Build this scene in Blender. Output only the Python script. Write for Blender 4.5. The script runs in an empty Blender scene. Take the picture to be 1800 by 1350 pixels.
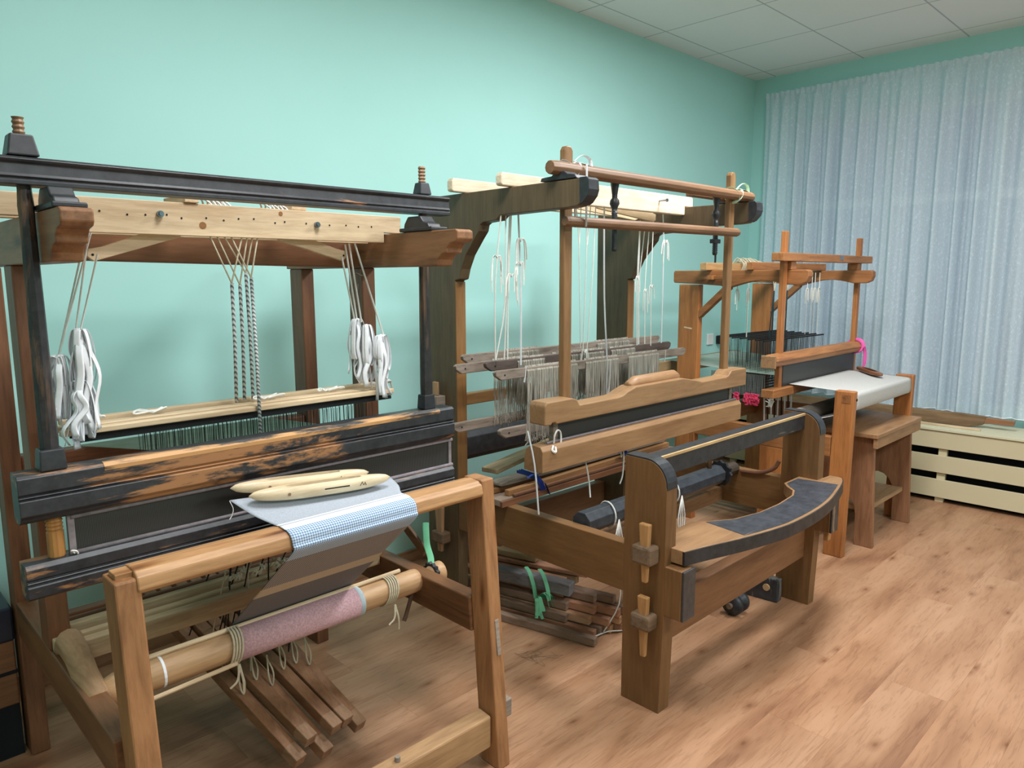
import bpy, math, random
from mathutils import Vector, Matrix
random.seed(7)
C = bpy.context.scene.collection
PI = math.pi

# ---------------------------------------------------------------- camera
def make_camera():
    y, p, r = 0.794797606, -0.146033545, -0.00291573731
    f = Vector((math.cos(p)*math.cos(y), math.cos(p)*math.sin(y), math.sin(p)))
    rt = Vector((math.sin(y), -math.cos(y), 0))
    up = rt.cross(f)
    rt2 = rt*math.cos(r) + up*math.sin(r)
    up2 = -rt*math.sin(r) + up*math.cos(r)
    cam = bpy.data.cameras.new('camera')
    cam.sensor_width = 36; cam.lens = 1279.58/1800*36; cam.clip_start = .02; cam.clip_end = 60
    o = bpy.data.objects.new('camera', cam); C.objects.link(o)
    m = Matrix((rt2, up2, -f)).transposed().to_4x4()
    m.translation = Vector((0, 0, 1.38))
    o.matrix_world = m
    bpy.context.scene.camera = o
make_camera()

# ---------------------------------------------------------------- world (evening outside), exposure
w = bpy.data.worlds.new('world'); bpy.context.scene.world = w; w.use_nodes = True
w.node_tree.nodes['Background'].inputs[0].default_value = (.30, .36, .48, 1)
w.node_tree.nodes['Background'].inputs[1].default_value = .35
vs = bpy.context.scene.view_settings
vs.view_transform = 'Standard'; vs.look = 'None'; vs.gamma = 1; vs.use_curve_mapping = False
vs.exposure = 0.0

# ---------------------------------------------------------------- room size
WX, WY, CZ = 5.28, 2.785, 2.82          # window wall x, long wall y, ceiling height
RX0, RY0 = -2.6, -3.2

# ceiling luminaires: (x, y, power) -- square LED panels set in the ceiling, outside the view
LAMPS = [(1.09, 1.09, 32), (2.94, 1.09, 60), (-.77, 1.09, 2), (1.09, -1.38, 28), (2.94, -1.38, 56), (-.77, -1.38, 14)]
for (lx, ly, pw) in LAMPS:
    l = bpy.data.lights.new('panel_light', 'AREA'); l.shape = 'SQUARE'; l.size = .56; l.energy = pw
    l.color = (.95, .982, 1.0)
    o = bpy.data.objects.new('panel_light', l); C.objects.link(o); o.location = (lx, ly, CZ-.035)

# ---------------------------------------------------------------- helpers
def s2l(c):
    return tuple(((v/255)/12.92 if v/255 <= .04045 else ((v/255+.055)/1.055)**2.4) for v in c) + (1,)

def nmat(name):
    m = bpy.data.materials.new(name); m.use_nodes = True
    nt = m.node_tree; b = nt.nodes['Principled BSDF']
    return m, nt, b

def node(nt, t, **kw):
    n = nt.nodes.new(t)
    for k, v in kw.items(): setattr(n, k, v)
    return n

def ramp(nt, stops, interp='LINEAR'):
    n = nt.nodes.new('ShaderNodeValToRGB'); n.color_ramp.interpolation = interp
    e = n.color_ramp.elements
    while len(e) < len(stops): e.new(.5)
    for i, (p, c) in enumerate(stops):
        e[i].position = p; e[i].color = c
    return n

def coords(nt, scale, kind='Object', rot=(0, 0, 0)):
    tc = node(nt, 'ShaderNodeTexCoord'); mp = node(nt, 'ShaderNodeMapping')
    mp.inputs['Scale'].default_value = scale; mp.inputs['Rotation'].default_value = rot
    nt.links.new(tc.outputs[kind], mp.inputs[0]); return mp

def noise(nt, mp, scale, detail=4, rough=.55, dist=0):
    n = node(nt, 'ShaderNodeTexNoise'); n.inputs['Scale'].default_value = scale
    n.inputs['Detail'].default_value = detail; n.inputs['Roughness'].default_value = rough
    n.inputs['Distortion'].default_value = dist
    nt.links.new(mp.outputs[0], n.inputs['Vector']); return n

def mixc(nt, fac, a, b, mode='MIX'):
    n = node(nt, 'ShaderNodeMix', data_type='RGBA', blend_type=mode)
    for s, v in ((0, fac), (6, a), (7, b)):
        if hasattr(v, 'is_linked'): nt.links.new(v, n.inputs[s])
        else: n.inputs[s].default_value = v
    return n.outputs[2]

def bump(nt, b, h, strength=.2, dist=.002):
    n = node(nt, 'ShaderNodeBump'); n.inputs['Strength'].default_value = strength
    n.inputs['Distance'].default_value = dist
    nt.links.new(h, n.inputs['Height']); nt.links.new(n.outputs[0], b.inputs['Normal'])

_wood = {}
def wood(col, axis='x', dark=.62, light=1.18, rough=.5, knots=False, rings=1.0, key=''):
    k = (col, axis, dark, light, rough, knots, rings)
    if k in _wood: return _wood[k]
    m, nt, b = nmat('wood_%s_grain_%s' % (key or 'oiled', axis))
    base = s2l(col)
    sc = {'x': (.9, 9, 9), 'y': (9, .9, 9), 'z': (9, 9, .9)}[axis]
    mp = coords(nt, sc)
    n1 = noise(nt, mp, 3.2*rings, 6, .6, .6)
    n2 = noise(nt, mp, 14*rings, 4, .6)
    mp3 = coords(nt, (1.6, 1.6, 1.6)); n3 = noise(nt, mp3, 2.2, 3)
    def sh(f): return (min(1, base[0]*f), min(1, base[1]*f), min(1, base[2]*f), 1)
    r1 = ramp(nt, [(.30, (base[0]*dark, base[1]*dark*.92, base[2]*dark*.85, 1)), (.5, base), (.72, sh(light))])
    nt.links.new(n1.outputs[0], r1.inputs[0])
    r2 = ramp(nt, [(.35, (.78, .74, .70, 1)), (.6, (1, 1, 1, 1))]); nt.links.new(n2.outputs[0], r2.inputs[0])
    c = mixc(nt, .7, r1.outputs[0], r2.outputs[0], 'MULTIPLY')
    r3 = ramp(nt, [(.35, (.80, .78, .76, 1)), (.65, (1.0, 1.0, 1.0, 1))]); nt.links.new(n3.outputs[0], r3.inputs[0])
    c = mixc(nt, .7, c, r3.outputs[0], 'MULTIPLY')
    if knots:
        sk = {'x': (2.2, 9, 9), 'y': (9, 2.2, 9), 'z': (9, 9, 2.2)}[axis]
        mk = coords(nt, sk); v = node(nt, 'ShaderNodeTexVoronoi'); v.inputs['Scale'].default_value = 1.35
        nt.links.new(mk.outputs[0], v.inputs['Vector'])
        rk = ramp(nt, [(.05, (.25, .14, .09, 1)), (.13, (.75, .62, .5, 1)), (.2, (1, 1, 1, 1))])
        nt.links.new(v.outputs['Distance'], rk.inputs[0])
        c = mixc(nt, .85, c, rk.outputs[0], 'MULTIPLY')
    nt.links.new(c, b.inputs['Base Color'])
    b.inputs['Roughness'].default_value = rough
    bump(nt, b, n2.outputs[0], .25, .0015)
    _wood[k] = m; return m

def painted(name, paint, under, axis='x', wear=.56, rough=.42, soft=.03):
    """worn paint that shows the wood under it in patches and scratches"""
    m, nt, b = nmat(name)
    sc = {'x': (1.2, 7, 7), 'y': (7, 1.2, 7), 'z': (7, 7, 1.2)}[axis]
    mp = coords(nt, sc); n1 = noise(nt, mp, 2.0, 8, .68, .4)
    mp2 = coords(nt, (6, 6, 6)); n2 = noise(nt, mp2, 5, 6, .7)
    r = ramp(nt, [(wear, (0, 0, 0, 1)), (wear+soft, (1, 1, 1, 1))]); nt.links.new(n1.outputs[0], r.inputs[0])
    p = s2l(paint); q = tuple(min(1, v*2.0+.012) for v in p[:3])+(1,)
    rp = ramp(nt, [(.35, p), (.72, q)]); nt.links.new(n2.outputs[0], rp.inputs[0])
    c = mixc(nt, r.outputs[0], rp.outputs[0], s2l(under))
    nt.links.new(c, b.inputs['Base Color']); b.inputs['Roughness'].default_value = rough
    bump(nt, b, n2.outputs[0], .15, .001)
    return m

def plain(name, col, rough=.6, metal=0, var=.1, scale=20, st=(1, 1, 1)):
    m, nt, b = nmat(name)
    base = s2l(col); mp = coords(nt, st); n = noise(nt, mp, scale, 3)
    r = ramp(nt, [(.3, tuple(v*(1-var) for v in base[:3])+(1,)), (.7, tuple(min(1, v*(1+var)) for v in base[:3])+(1,))])
    nt.links.new(n.outputs[0], r.inputs[0]); nt.links.new(r.outputs[0], b.inputs['Base Color'])
    b.inputs['Roughness'].default_value = rough; b.inputs['Metallic'].default_value = metal
    return m

class MB:
    def __init__(s): s.v = []; s.f = []; s.mi = []; s.cur = 0; s.uv = None
    def add(s, vs, fs):
        n = len(s.v); s.v += [tuple(p) for p in vs]
        s.f += [tuple(i+n for i in f) for f in fs]; s.mi += [s.cur]*len(fs)
        return s
    def hexa(s, a):   # a: 4 bottom corners ccw, 4 top corners ccw
        return s.add(a, [(3, 2, 1, 0), (4, 5, 6, 7), (0, 1, 5, 4), (1, 2, 6, 5), (2, 3, 7, 6), (3, 0, 4, 7)])
    def box(s, x0, x1, y0, y1, z0, z1):
        return s.hexa([(x0, y0, z0), (x1, y0, z0), (x1, y1, z0), (x0, y1, z0), (x0, y0, z1), (x1, y0, z1), (x1, y1, z1), (x0, y1, z1)])
    def beam(s, p, q, w, h, up=(0, 0, 1), w2=None, h2=None):
        p = Vector(p); q = Vector(q); d = (q-p).normalized(); u = Vector(up)
        sd = d.cross(u).normalized(); u = sd.cross(d).normalized()
        w2 = w if w2 is None else w2; h2 = h if h2 is None else h2
        a = [p+sd*sx*w/2+u*sz*h/2 for sx, sz in ((-1, -1), (1, -1), (1, 1), (-1, 1))]
        b = [q+sd*sx*w2/2+u*sz*h2/2 for sx, sz in ((-1, -1), (1, -1), (1, 1), (-1, 1))]
        return s.add(a+b, [(0, 1, 2, 3), (7, 6, 5, 4), (0, 4, 5, 1), (1, 5, 6, 2), (2, 6, 7, 3), (3, 7, 4, 0)])
    def prism(s, poly, axis, a0, a1):
        n = len(poly)
        def mk(p, a): return {'x': (a, p[0], p[1]), 'y': (p[0], a, p[1]), 'z': (p[0], p[1], a)}[axis]
        ar = sum(poly[i][0]*poly[(i+1) % n][1]-poly[(i+1) % n][0]*poly[i][1] for i in range(n))
        if (ar < 0) != (axis == 'y'): poly = poly[::-1]
        vs = [mk(p, a0) for p in poly]+[mk(p, a1) for p in poly]
        fs = [tuple(range(n))[::-1], tuple(range(n, 2*n))]+[(i, (i+1) % n, (i+1) % n+n, i+n) for i in range(n)]
        return s.add(vs, fs)
    def tube(s, pts, r, n=6, r2=None, cap=True):
        """round (or elliptic, r2) sweep along points; r may be a list"""
        pts = [Vector(p) for p in pts]; m = len(pts); vs = []
        up = Vector((0, 0, 1)); prev = None
        for i, p in enumerate(pts):
            d = (pts[min(i+1, m-1)]-pts[max(i-1, 0)])
            d = d.normalized() if d.length > 1e-9 else Vector((0, 0, 1))
            if prev is None:
                a = d.cross(up if abs(d.z) < .9 else Vector((1, 0, 0))).normalized()
            else:
                a = (prev-d*prev.dot(d)); a = a.normalized() if a.length > 1e-6 else d.orthogonal().normalized()
            prev = a; b = d.cross(a)
            ri = r[i] if isinstance(r, (list, tuple)) else r
            rb = ri if r2 is None else r2
            for k in range(n):
                t = 2*PI*k/n; vs.append(p+a*math.cos(t)*ri+b*math.sin(t)*rb)
        fs = [(i*n+k, i*n+(k+1) % n, (i+1)*n+(k+1) % n, (i+1)*n+k) for i in range(m-1) for k in range(n)]
        if cap: fs += [tuple(range(n))[::-1], tuple(range((m-1)*n, m*n))]
        return s.add(vs, fs)
    def lathe(s, prof, c, axis='z', n=14):
        """prof: (offset along axis, radius)"""
        d = {'x': Vector((1, 0, 0)), 'y': Vector((0, 1, 0)), 'z': Vector((0, 0, 1))}[axis]
        a = {'x': Vector((0, 1, 0)), 'y': Vector((0, 0, 1)), 'z': Vector((1, 0, 0))}[axis]; b = d.cross(a)
        c = Vector(c); vs = []
        for (h, r) in prof:
            for k in range(n):
                t = 2*PI*k/n; vs.append(c+d*h+(a*math.cos(t)+b*math.sin(t))*r)
        m = len(prof)
        fs = [(i*n+k, i*n+(k+1) % n, (i+1)*n+(k+1) % n, (i+1)*n+k) for i in range(m-1) for k in range(n)]
        fs += [tuple(range(n))[::-1], tuple(range((m-1)*n, m*n))]
        return s.add(vs, fs)

def put(o, **kw):
    for k, v in kw.items():
        if v is not None: o[k] = v
    return o

RACK = [None]   # set while building a part group that hangs out of square
def build(name, mb, mat, parent=None, bevel=0, smooth=False, loc=(0, 0, 0), **tags):
    """world-space mesh; origin moved to loc or to the parent's place"""
    if RACK[0]: mb.v = [RACK[0](v) for v in mb.v]
    base = Vector(loc)
    if parent is not None:
        base = Vector(parent['_o']) if '_o' in parent else Vector((0, 0, 0))
    me = bpy.data.meshes.new(name)
    me.from_pydata([tuple(Vector(v)-base) for v in mb.v], [], mb.f)
    mats = mat if isinstance(mat, (list, tuple)) else [mat]
    for m in mats: me.materials.append(m)
    if len(mats) > 1:
        for p, i in zip(me.polygons, mb.mi): p.material_index = i
    if mb.uv:
        uvl = me.uv_layers.new(name='UVMap')
        for lp in me.loops: uvl.data[lp.index].uv = mb.uv[lp.vertex_index]
    if smooth:
        for p in me.polygons: p.use_smooth = True
    me.update()
    o = bpy.data.objects.new(name, me); C.objects.link(o)
    if parent is not None:
        o.parent = parent; o['_o'] = list(base)
    else:
        o.location = base; o['_o'] = list(base)
    if bevel:
        bv = o.modifiers.new('bevel', 'BEVEL'); bv.width = bevel; bv.segments = 2; bv.limit_method = 'ANGLE'
        bv.angle_limit = .6; bv.harden_normals = False
    return put(o, **tags)

def thing(name, loc, label, category, group=None):
    o = bpy.data.objects.new(name, None); C.objects.link(o); o.location = loc; o['_o'] = list(loc)
    o.empty_display_size = .05
    return put(o, label=label, category=category, group=group)

def struct(name, mb, mat, parent=None, **kw):
    o = build(name, mb, mat, parent, **kw)
    if parent is None: o['kind'] = 'structure'
    return o

def lerp(a, b, t): return a+(b-a)*t
def V(*a): return Vector(a)

# ---------------------------------------------------------------- materials
def wall_mat():
    m, nt, b = nmat('mint_wall_paint')
    mp = coords(nt, (1, 1, 1)); n = noise(nt, mp, 1.1, 3); n2 = noise(nt, mp, 160, 2)
    r = ramp(nt, [(.3, s2l((174, 225, 218))), (.7, s2l((180, 229, 223)))]); nt.links.new(n.outputs[0], r.inputs[0])
    nt.links.new(r.outputs[0], b.inputs['Base Color']); b.inputs['Roughness'].default_value = .62
    bump(nt, b, n2.outputs[0], .08, .001); return m

def floor_mat():
    m, nt, b = nmat('laminate_floor')
    tc = node(nt, 'ShaderNodeTexCoord')
    br = node(nt, 'ShaderNodeTexBrick'); br.offset = .37; br.squash = 1
    for k, v in (('Scale', 1), ('Mortar Size', .0010), ('Mortar Smooth', .3), ('Bias', 0), ('Brick Width', 1.28), ('Row Height', .192)):
        br.inputs[k].default_value = v
    br.inputs['Color1'].default_value = (.92, .92, .92, 1); br.inputs['Color2'].default_value = (1, 1, 1, 1)
    br.inputs['Mortar'].default_value = (.80, .74, .70, 1)
    nt.links.new(tc.outputs['Object'], br.inputs['Vector'])
    # a different patch of the wood pattern in each plank: shift coordinates by the plank's tint
    br2 = node(nt, 'ShaderNodeTexBrick'); br2.offset = .37
    for k, v in (('Scale', 1), ('Mortar Size', 0), ('Bias', 0), ('Brick Width', 1.28), ('Row Height', .192)): br2.inputs[k].default_value = v
    br2.inputs['Color1'].default_value = (0, 0, 0, 1); br2.inputs['Color2'].default_value = (7, 3, 5, 1)
    nt.links.new(tc.outputs['Object'], br2.inputs['Vector'])
    ad = node(nt, 'ShaderNodeVectorMath', operation='ADD')
    nt.links.new(tc.outputs['Object'], ad.inputs[0]); nt.links.new(br2.outputs['Color'], ad.inputs[1])
    def mapped(sc):
        mp = node(nt, 'ShaderNodeMapping'); mp.inputs['Scale'].default_value = sc
        nt.links.new(ad.outputs[0], mp.inputs[0]); return mp
    n1 = noise(nt, mapped((1.0, 4.4, 1)), 1.6, 4, .5, .5)
    r1 = ramp(nt, [(.28, s2l((140, 98, 72))), (.45, s2l((170, 126, 94))), (.62, s2l((184, 141, 109)))])
    nt.links.new(n1.outputs[0], r1.inputs[0])
    n2 = noise(nt, mapped((1.2, 14, 1)), 6, 6, .65, 1.2)
    r2 = ramp(nt, [(.36, (.62, .55, .50, 1)), (.50, (1, 1, 1, 1))]); nt.links.new(n2.outputs[0], r2.inputs[0])
    c = mixc(nt, .55, r1.outputs[0], r2.outputs[0], 'MULTIPLY')
    v = node(nt, 'ShaderNodeTexVoronoi', voronoi_dimensions='2D'); v.inputs['Scale'].default_value = 1.9
    nt.links.new(mapped((1, 2.3, 1)).outputs[0], v.inputs['Vector'])
    rk = ramp(nt, [(.01, (.40, .30, .24, 1)), (.035, (.70, .62, .56, 1)), (.10, (1, 1, 1, 1))])
    nt.links.new(v.outputs['Distance'], rk.inputs[0])
    c = mixc(nt, .8, c, rk.outputs[0], 'MULTIPLY')
    c = mixc(nt, 1, c, br.outputs['Color'], 'MULTIPLY')
    nt.links.new(c, b.inputs['Base Color']); b.inputs['Roughness'].default_value = .40
    b.inputs['Specular IOR Level'].default_value = .35
    bump(nt, b, n2.outputs[0], .12, .0008); return m

def ceiling_mat():
    m, nt, b = nmat('ceiling_tiles')
    tc = node(nt, 'ShaderNodeTexCoord'); mp = node(nt, 'ShaderNodeMapping')
    mp.inputs['Location'].default_value = (-3.25+.617*6, -1.393+.617*8, 0)
    nt.links.new(tc.outputs['Object'], mp.inputs[0])
    br = node(nt, 'ShaderNodeTexBrick'); br.offset = 0; br.offset_frequency = 2
    for k, v in (('Scale', 1), ('Mortar Size', .005), ('Mortar Smooth', .2), ('Bias', 0), ('Brick Width', .617), ('Row Height', .617)):
        br.inputs[k].default_value = v
    br.inputs['Color1'].default_value = s2l((240, 240, 240)); br.inputs['Color2'].default_value = s2l((238, 238, 238))
    br.inputs['Mortar'].default_value = s2l((186, 188, 192))
    nt.links.new(mp.outputs[0], br.inputs['Vector'])
    nt.links.new(br.outputs['Color'], b.inputs['Base Color']); b.inputs['Roughness'].default_value = .8
    mp2 = coords(nt, (1, 1, 1)); n = noise(nt, mp2, 220, 2); bump(nt, b, n.outputs[0], .1, .001)
    return m

M = {}
M['wall'] = wall_mat(); M['floor'] = floor_mat(); M['ceiling'] = ceiling_mat()
M['white'] = plain('white_plastic', (236, 236, 232), .4, var=.03)
M['blackplastic'] = plain('black_plastic', (22, 22, 24), .4)
M['dark'] = plain('dark_parts_and_painted_shade', (16, 18, 24), .9)  # near-black for dark parts, and for shade painted into gaps and holes
# loom 1: warm brown-orange
L1 = (168, 119, 78)
W1x = wood(L1, 'x', knots=True, key='warm'); W1y = wood((150, 106, 72), 'y', knots=True, key='warm'); W1z = wood(L1, 'z', knots=True, key='warm')
W1d = wood((128, 84, 56), 'z', key='reddish'); W1dx = wood((132, 88, 58), 'x', key='reddish'); W1dy = wood((128, 86, 54), 'y', key='reddish')
BEAM = wood((190, 144, 98), 'x', dark=.72, knots=True, rings=1.3, key='pine')
ROLL = wood((200, 160, 118), 'x', dark=.75, key='pine_round')
LATH = wood((228, 202, 166), 'x', dark=.84, light=1.06, rough=.6, key='pale')
LATHy = wood((228, 202, 166), 'y', dark=.84, light=1.06, rough=.6, key='pale')
OLDL = wood((196, 172, 136), 'x', dark=.7, rough=.7, key='old_pale')
TREAD = wood((146, 104, 72), 'y', dark=.7, rough=.6, key='treadle')
BLK = painted('worn_black_paint_x', (30, 31, 35), (150, 106, 72), 'x', .60, soft=.05)
BLKW = painted('much_worn_black_paint_x', (30, 31, 35), (160, 112, 72), 'x', .552, soft=.06)
BLKz = painted('worn_black_paint_z', (32, 31, 33), (134, 98, 68), 'z', .50, soft=.12)
BLKs = painted('black_paint', (31, 32, 36), (110, 96, 80), 'x', .68)
SCREW = wood((140, 108, 78), 'z', dark=.5, rings=2, key='screw')
REED = None
def reed_mat():
    m, nt, b = nmat('steel_reed')
    mp = coords(nt, (1, 1, 1)); wv = node(nt, 'ShaderNodeTexWave'); wv.inputs['Scale'].default_value = 110
    wv.inputs['Distortion'].default_value = .0
    nt.links.new(mp.outputs[0], wv.inputs['Vector'])
    n = noise(nt, mp, 5, 3)
    r = ramp(nt, [(.0, s2l((30, 30, 31))), (1, s2l((84, 84, 82)))]); nt.links.new(wv.outputs[0], r.inputs[0])
    nt.links.new(r.outputs[0], b.inputs['Base Color']); b.inputs['Roughness'].default_value = .45
    b.inputs['Metallic'].default_value = .3; return m
REED = reed_mat()
REEDROD = plain('grey_reed_binding', (138, 128, 132), .55, var=.2, scale=60)
# loom 2: ochre brown
L2 = (136, 99, 60)
W2x = wood((146, 108, 66), 'x', dark=.8, light=1.08, rings=.7, key='ochre'); W2y = wood((126, 90, 53), 'y', dark=.8, light=1.06, rings=.7, key='ochre'); W2z = wood((126, 90, 54), 'z', dark=.8, light=1.06, rings=.7, key='ochre')
W2d = wood((98, 80, 56), 'z', dark=.8, key='dark_ochre')
W2post = wood((140, 104, 66), 'z', dark=.82, key='beater_post')
CAP2 = wood((156, 119, 82), 'x', dark=.8, light=1.08, rings=.7, key='honey')
GREYW = wood((152, 138, 126), 'x', dark=.42, light=1.25, rough=.85, rings=2.2, key='weathered_grey')
DKGREY = wood((98, 84, 78), 'x', dark=.6, rough=.8, rings=1.6, key='weathered_dark')
# loom 3: orange pine
W3x = wood((172, 115, 68), 'x', dark=.66, rings=1.2, key='orange'); W3y = wood((160, 106, 62), 'y', dark=.75, key='orange'); W3z = wood((176, 113, 62), 'z', dark=.72, key='orange')
W3b = wood((163, 124, 88), 'x', dark=.72, rings=1.2, key='bench'); W3bz = wood((152, 108, 78), 'z', dark=.72, rings=1.2, key='bench')
STK = [wood((168, 120, 76), 'x', key='stick'), wood((128, 84, 58), 'x', key='stick_red'), wood((92, 70, 54), 'x', key='stick_dark')]
STKy = [wood((206, 160, 124), 'y', rough=.7, key='stick'), wood((186, 136, 106), 'y', rough=.7, key='stick_red'), wood((150, 124, 106), 'y', rough=.7, key='stick_dark'), wood((188, 160, 122), 'y', rough=.7, key='stick_pale')]
SHUT = wood((238, 218, 184), 'x', dark=.9, light=1.04, rough=.35, key='birch')
SHUTD = wood((132, 84, 54), 'y', rough=.4, key='shuttle_dark')
STEEL = plain('galvanised_bolt', (150, 155, 165), .3, .9)
CORDW = plain('white_cord', (228, 226, 220), .8, var=.06, scale=90)
RIB = plain('white_cotton_ribbon', (236, 238, 242), .75, var=.04, scale=60)
CORDB = plain('beige_cord', (196, 184, 158), .85, var=.12, scale=90)
CORDK = plain('black_cord', (24, 24, 26), .8)
LINEN = plain('grey_linen_heddle', (166, 160, 148), .9, var=.55, scale=150, st=(1, 1, .05))
HEDK = plain('dark_heddle_wire', (44, 50, 50), .6)
GREENR = plain('green_ribbon', (112, 190, 146), .7)
BLUER = plain('blue_ribbon', (30, 56, 130), .6)
PINKR = plain('pink_ribbon', (226, 92, 168), .6)
PINKY = plain('pink_yarn', (212, 62, 100), .8)
WARP = plain('grey_green_warp', (176, 196, 184), .8)
WARPD = plain('dark_warp', (96, 102, 98), .8)
COVER = plain('cream_slat_paint', (205, 192, 158), .5, var=.03, scale=3)
PALEGREEN = plain('pale_top_paint', (212, 206, 176), .5, var=.03, scale=3)

def braided():
    m, nt, b = nmat('black_and_white_braided_cord')
    mp = coords(nt, (1, 1, 1)); wv = node(nt, 'ShaderNodeTexWave', bands_direction='DIAGONAL'); wv.inputs['Scale'].default_value = 52
    nt.links.new(mp.outputs[0], wv.inputs['Vector'])
    r = ramp(nt, [(.36, s2l((104, 106, 108))), (.5, s2l((206, 208, 206)))]); nt.links.new(wv.outputs[0], r.inputs[0])
    nt.links.new(r.outputs[0], b.inputs['Base Color']); b.inputs['Roughness'].default_value = .8; return m
BRAID = braided()

def weave(name, ca, cb, fu, fv, w=.5, soft=.18, kind='diamond'):
    """woven two-colour pattern in the cloth's own length/width coordinates"""
    m, nt, b = nmat(name)
    tc = node(nt, 'ShaderNodeTexCoord'); sp = node(nt, 'ShaderNodeSeparateXYZ'); nt.links.new(tc.outputs['UV'], sp.inputs[0])
    def mth(op, a, c=None):
        n = node(nt, 'ShaderNodeMath', operation=op)
        for i, v in enumerate((a, c)):
            if v is None: continue
            if hasattr(v, 'is_linked'): nt.links.new(v, n.inputs[i])
            else: n.inputs[i].default_value = v
        return n.outputs[0]
    u = mth('MULTIPLY', sp.outputs[0], fu); v = mth('MULTIPLY', sp.outputs[1], fv)
    if kind == 'diamond':
        a = mth('SINE', mth('ADD', u, v)); c = mth('SINE', mth('SUBTRACT', u, v)); t = mth('MULTIPLY', a, c)
    else:
        t = mth('MULTIPLY', mth('SINE', u), mth('SINE', v))
    t = mth('ADD', mth('MULTIPLY', t, .5), .5)
    r = ramp(nt, [(max(0, w-soft), s2l(ca)), (min(1, w+soft), s2l(cb))]); nt.links.new(t, r.inputs[0])
    mp = coords(nt, (1, 1, 1)); n = noise(nt, mp, 500, 2)
    c = mixc(nt, .25, r.outputs[0], n.outputs[0], 'SOFT_LIGHT')
    nt.links.new(c, b.inputs['Base Color']); b.inputs['Roughness'].default_value = .9
    return m

def curtain_mat():
    m, nt, b = nmat('sheer_lace_curtain')
    out = nt.nodes['Material Output']; nt.nodes.remove(b)
    tc = node(nt, 'ShaderNodeTexCoord')
    mp = node(nt, 'ShaderNodeMapping'); mp.inputs['Scale'].default_value = (30, 30, 9); nt.links.new(tc.outputs['UV'], mp.inputs[0])
    mpo = coords(nt, (1, 1, .7)); n = noise(nt, mpo, 85, 2, .6)
    n2 = noise(nt, mpo, 30, 2, .5)
    r = ramp(nt, [(.46, (.76, .76, .76, 1)), (.60, (.82, .82, .82, 1)), (.72, (.98, .98, .98, 1))]); nt.links.new(n.outputs[0], r.inputs[0])
    df = node(nt, 'ShaderNodeBsdfDiffuse'); df.inputs[0].default_value = s2l((228, 243, 252))
    tl = node(nt, 'ShaderNodeBsdfTranslucent'); tl.inputs[0].default_value = s2l((224, 230, 240))
    tr = node(nt, 'ShaderNodeBsdfTransparent')
    mx = node(nt, 'ShaderNodeMixShader'); mx.inputs[0].default_value = .25
    nt.links.new(df.outputs[0], mx.inputs[1]); nt.links.new(tl.outputs[0], mx.inputs[2])
    mx2 = node(nt, 'ShaderNodeMixShader'); nt.links.new(r.outputs[0], mx2.inputs[0])
    nt.links.new(tr.outputs[0], mx2.inputs[1]); nt.links.new(mx.outputs[0], mx2.inputs[2])
    nt.links.new(mx2.outputs[0], out.inputs[0]); return m
M['curtain'] = curtain_mat()

def glass_mat():
    m, nt, b = nmat('window_glass')
    b.inputs['Base Color'].default_value = (1, 1, 1, 1); b.inputs['Roughness'].default_value = .02
    b.inputs['Transmission Weight'].default_value = 1; b.inputs['IOR'].default_value = 1.45; return m
M['glass'] = glass_mat()
def emit(name, col, st):
    m, nt, b = nmat(name); b.inputs['Emission Color'].default_value = col; b.inputs['Emission Strength'].default_value = st
    b.inputs['Base Color'].default_value = (.9, .9, .9, 1); return m
M['lamp'] = emit('lamp_diffuser', (1, .98, .95, 1), 3)

# ================================================================ ROOM SHELL
struct('floor', MB().box(RX0, WX+.1, RY0, WY+.1, -.06, 0), M['floor'])
struct('ceiling', MB().box(RX0, WX+.1, RY0, WY+.1, CZ, CZ+.08), M['ceiling'])
struct('wall_left', MB().box(RX0, WX, WY, WY+.12, 0, CZ), M['wall'])
struct('wall_back', MB().box(RX0-.12, RX0, RY0, WY+.12, 0, CZ), M['wall'])
struct('wall_near', MB().box(RX0, WX, RY0-.12, RY0, 0, CZ), M['wall'])
wr = MB()
wr.box(WX, WX+.22, RY0, WY+.12, 0, .50); wr.box(WX, WX+.22, RY0, WY+.12, 2.50, CZ)
wr.box(WX, WX+.22, 2.50, WY+.12, .50, 2.50); wr.box(WX, WX+.22, RY0, -2.4, .50, 2.50)
wr.box(WX, WX+.22, .35, .55, .50, 2.50)
struct('wall_right', wr, M['wall'])
def window(n, y0, y1):
    fr = MB(); x0, x1 = WX+.10, WX+.16; z0, z1 = .50, 2.50
    fr.box(x0, x1, y0, y1, z0, z0+.07); fr.box(x0, x1, y0, y1, z1-.07, z1)
    k = 3
    for i in range(k+1):
        yy = lerp(y0, y1-.07, i/k); fr.box(x0, x1, yy, yy+.07, z0+.07, z1-.07)
    fr.box(x0+.005, x1-.005, y0, y1, 1.85, 1.91)
    o = struct('window_%d' % n, fr, M['white'], bevel=.004)
    build('glass_pane', MB().box(WX+.125, WX+.131, y0+.03, y1-.03, z0+.03, z1-.03), M['glass'], o)
window(1, .55, 2.50); window(2, -2.4, .35)
bb = MB().box(RX0, WX, WY-.014, WY, 0, .06); struct('baseboard_left', bb, wood((170, 128, 96), 'x', key='skirting'), bevel=.002)

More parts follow.
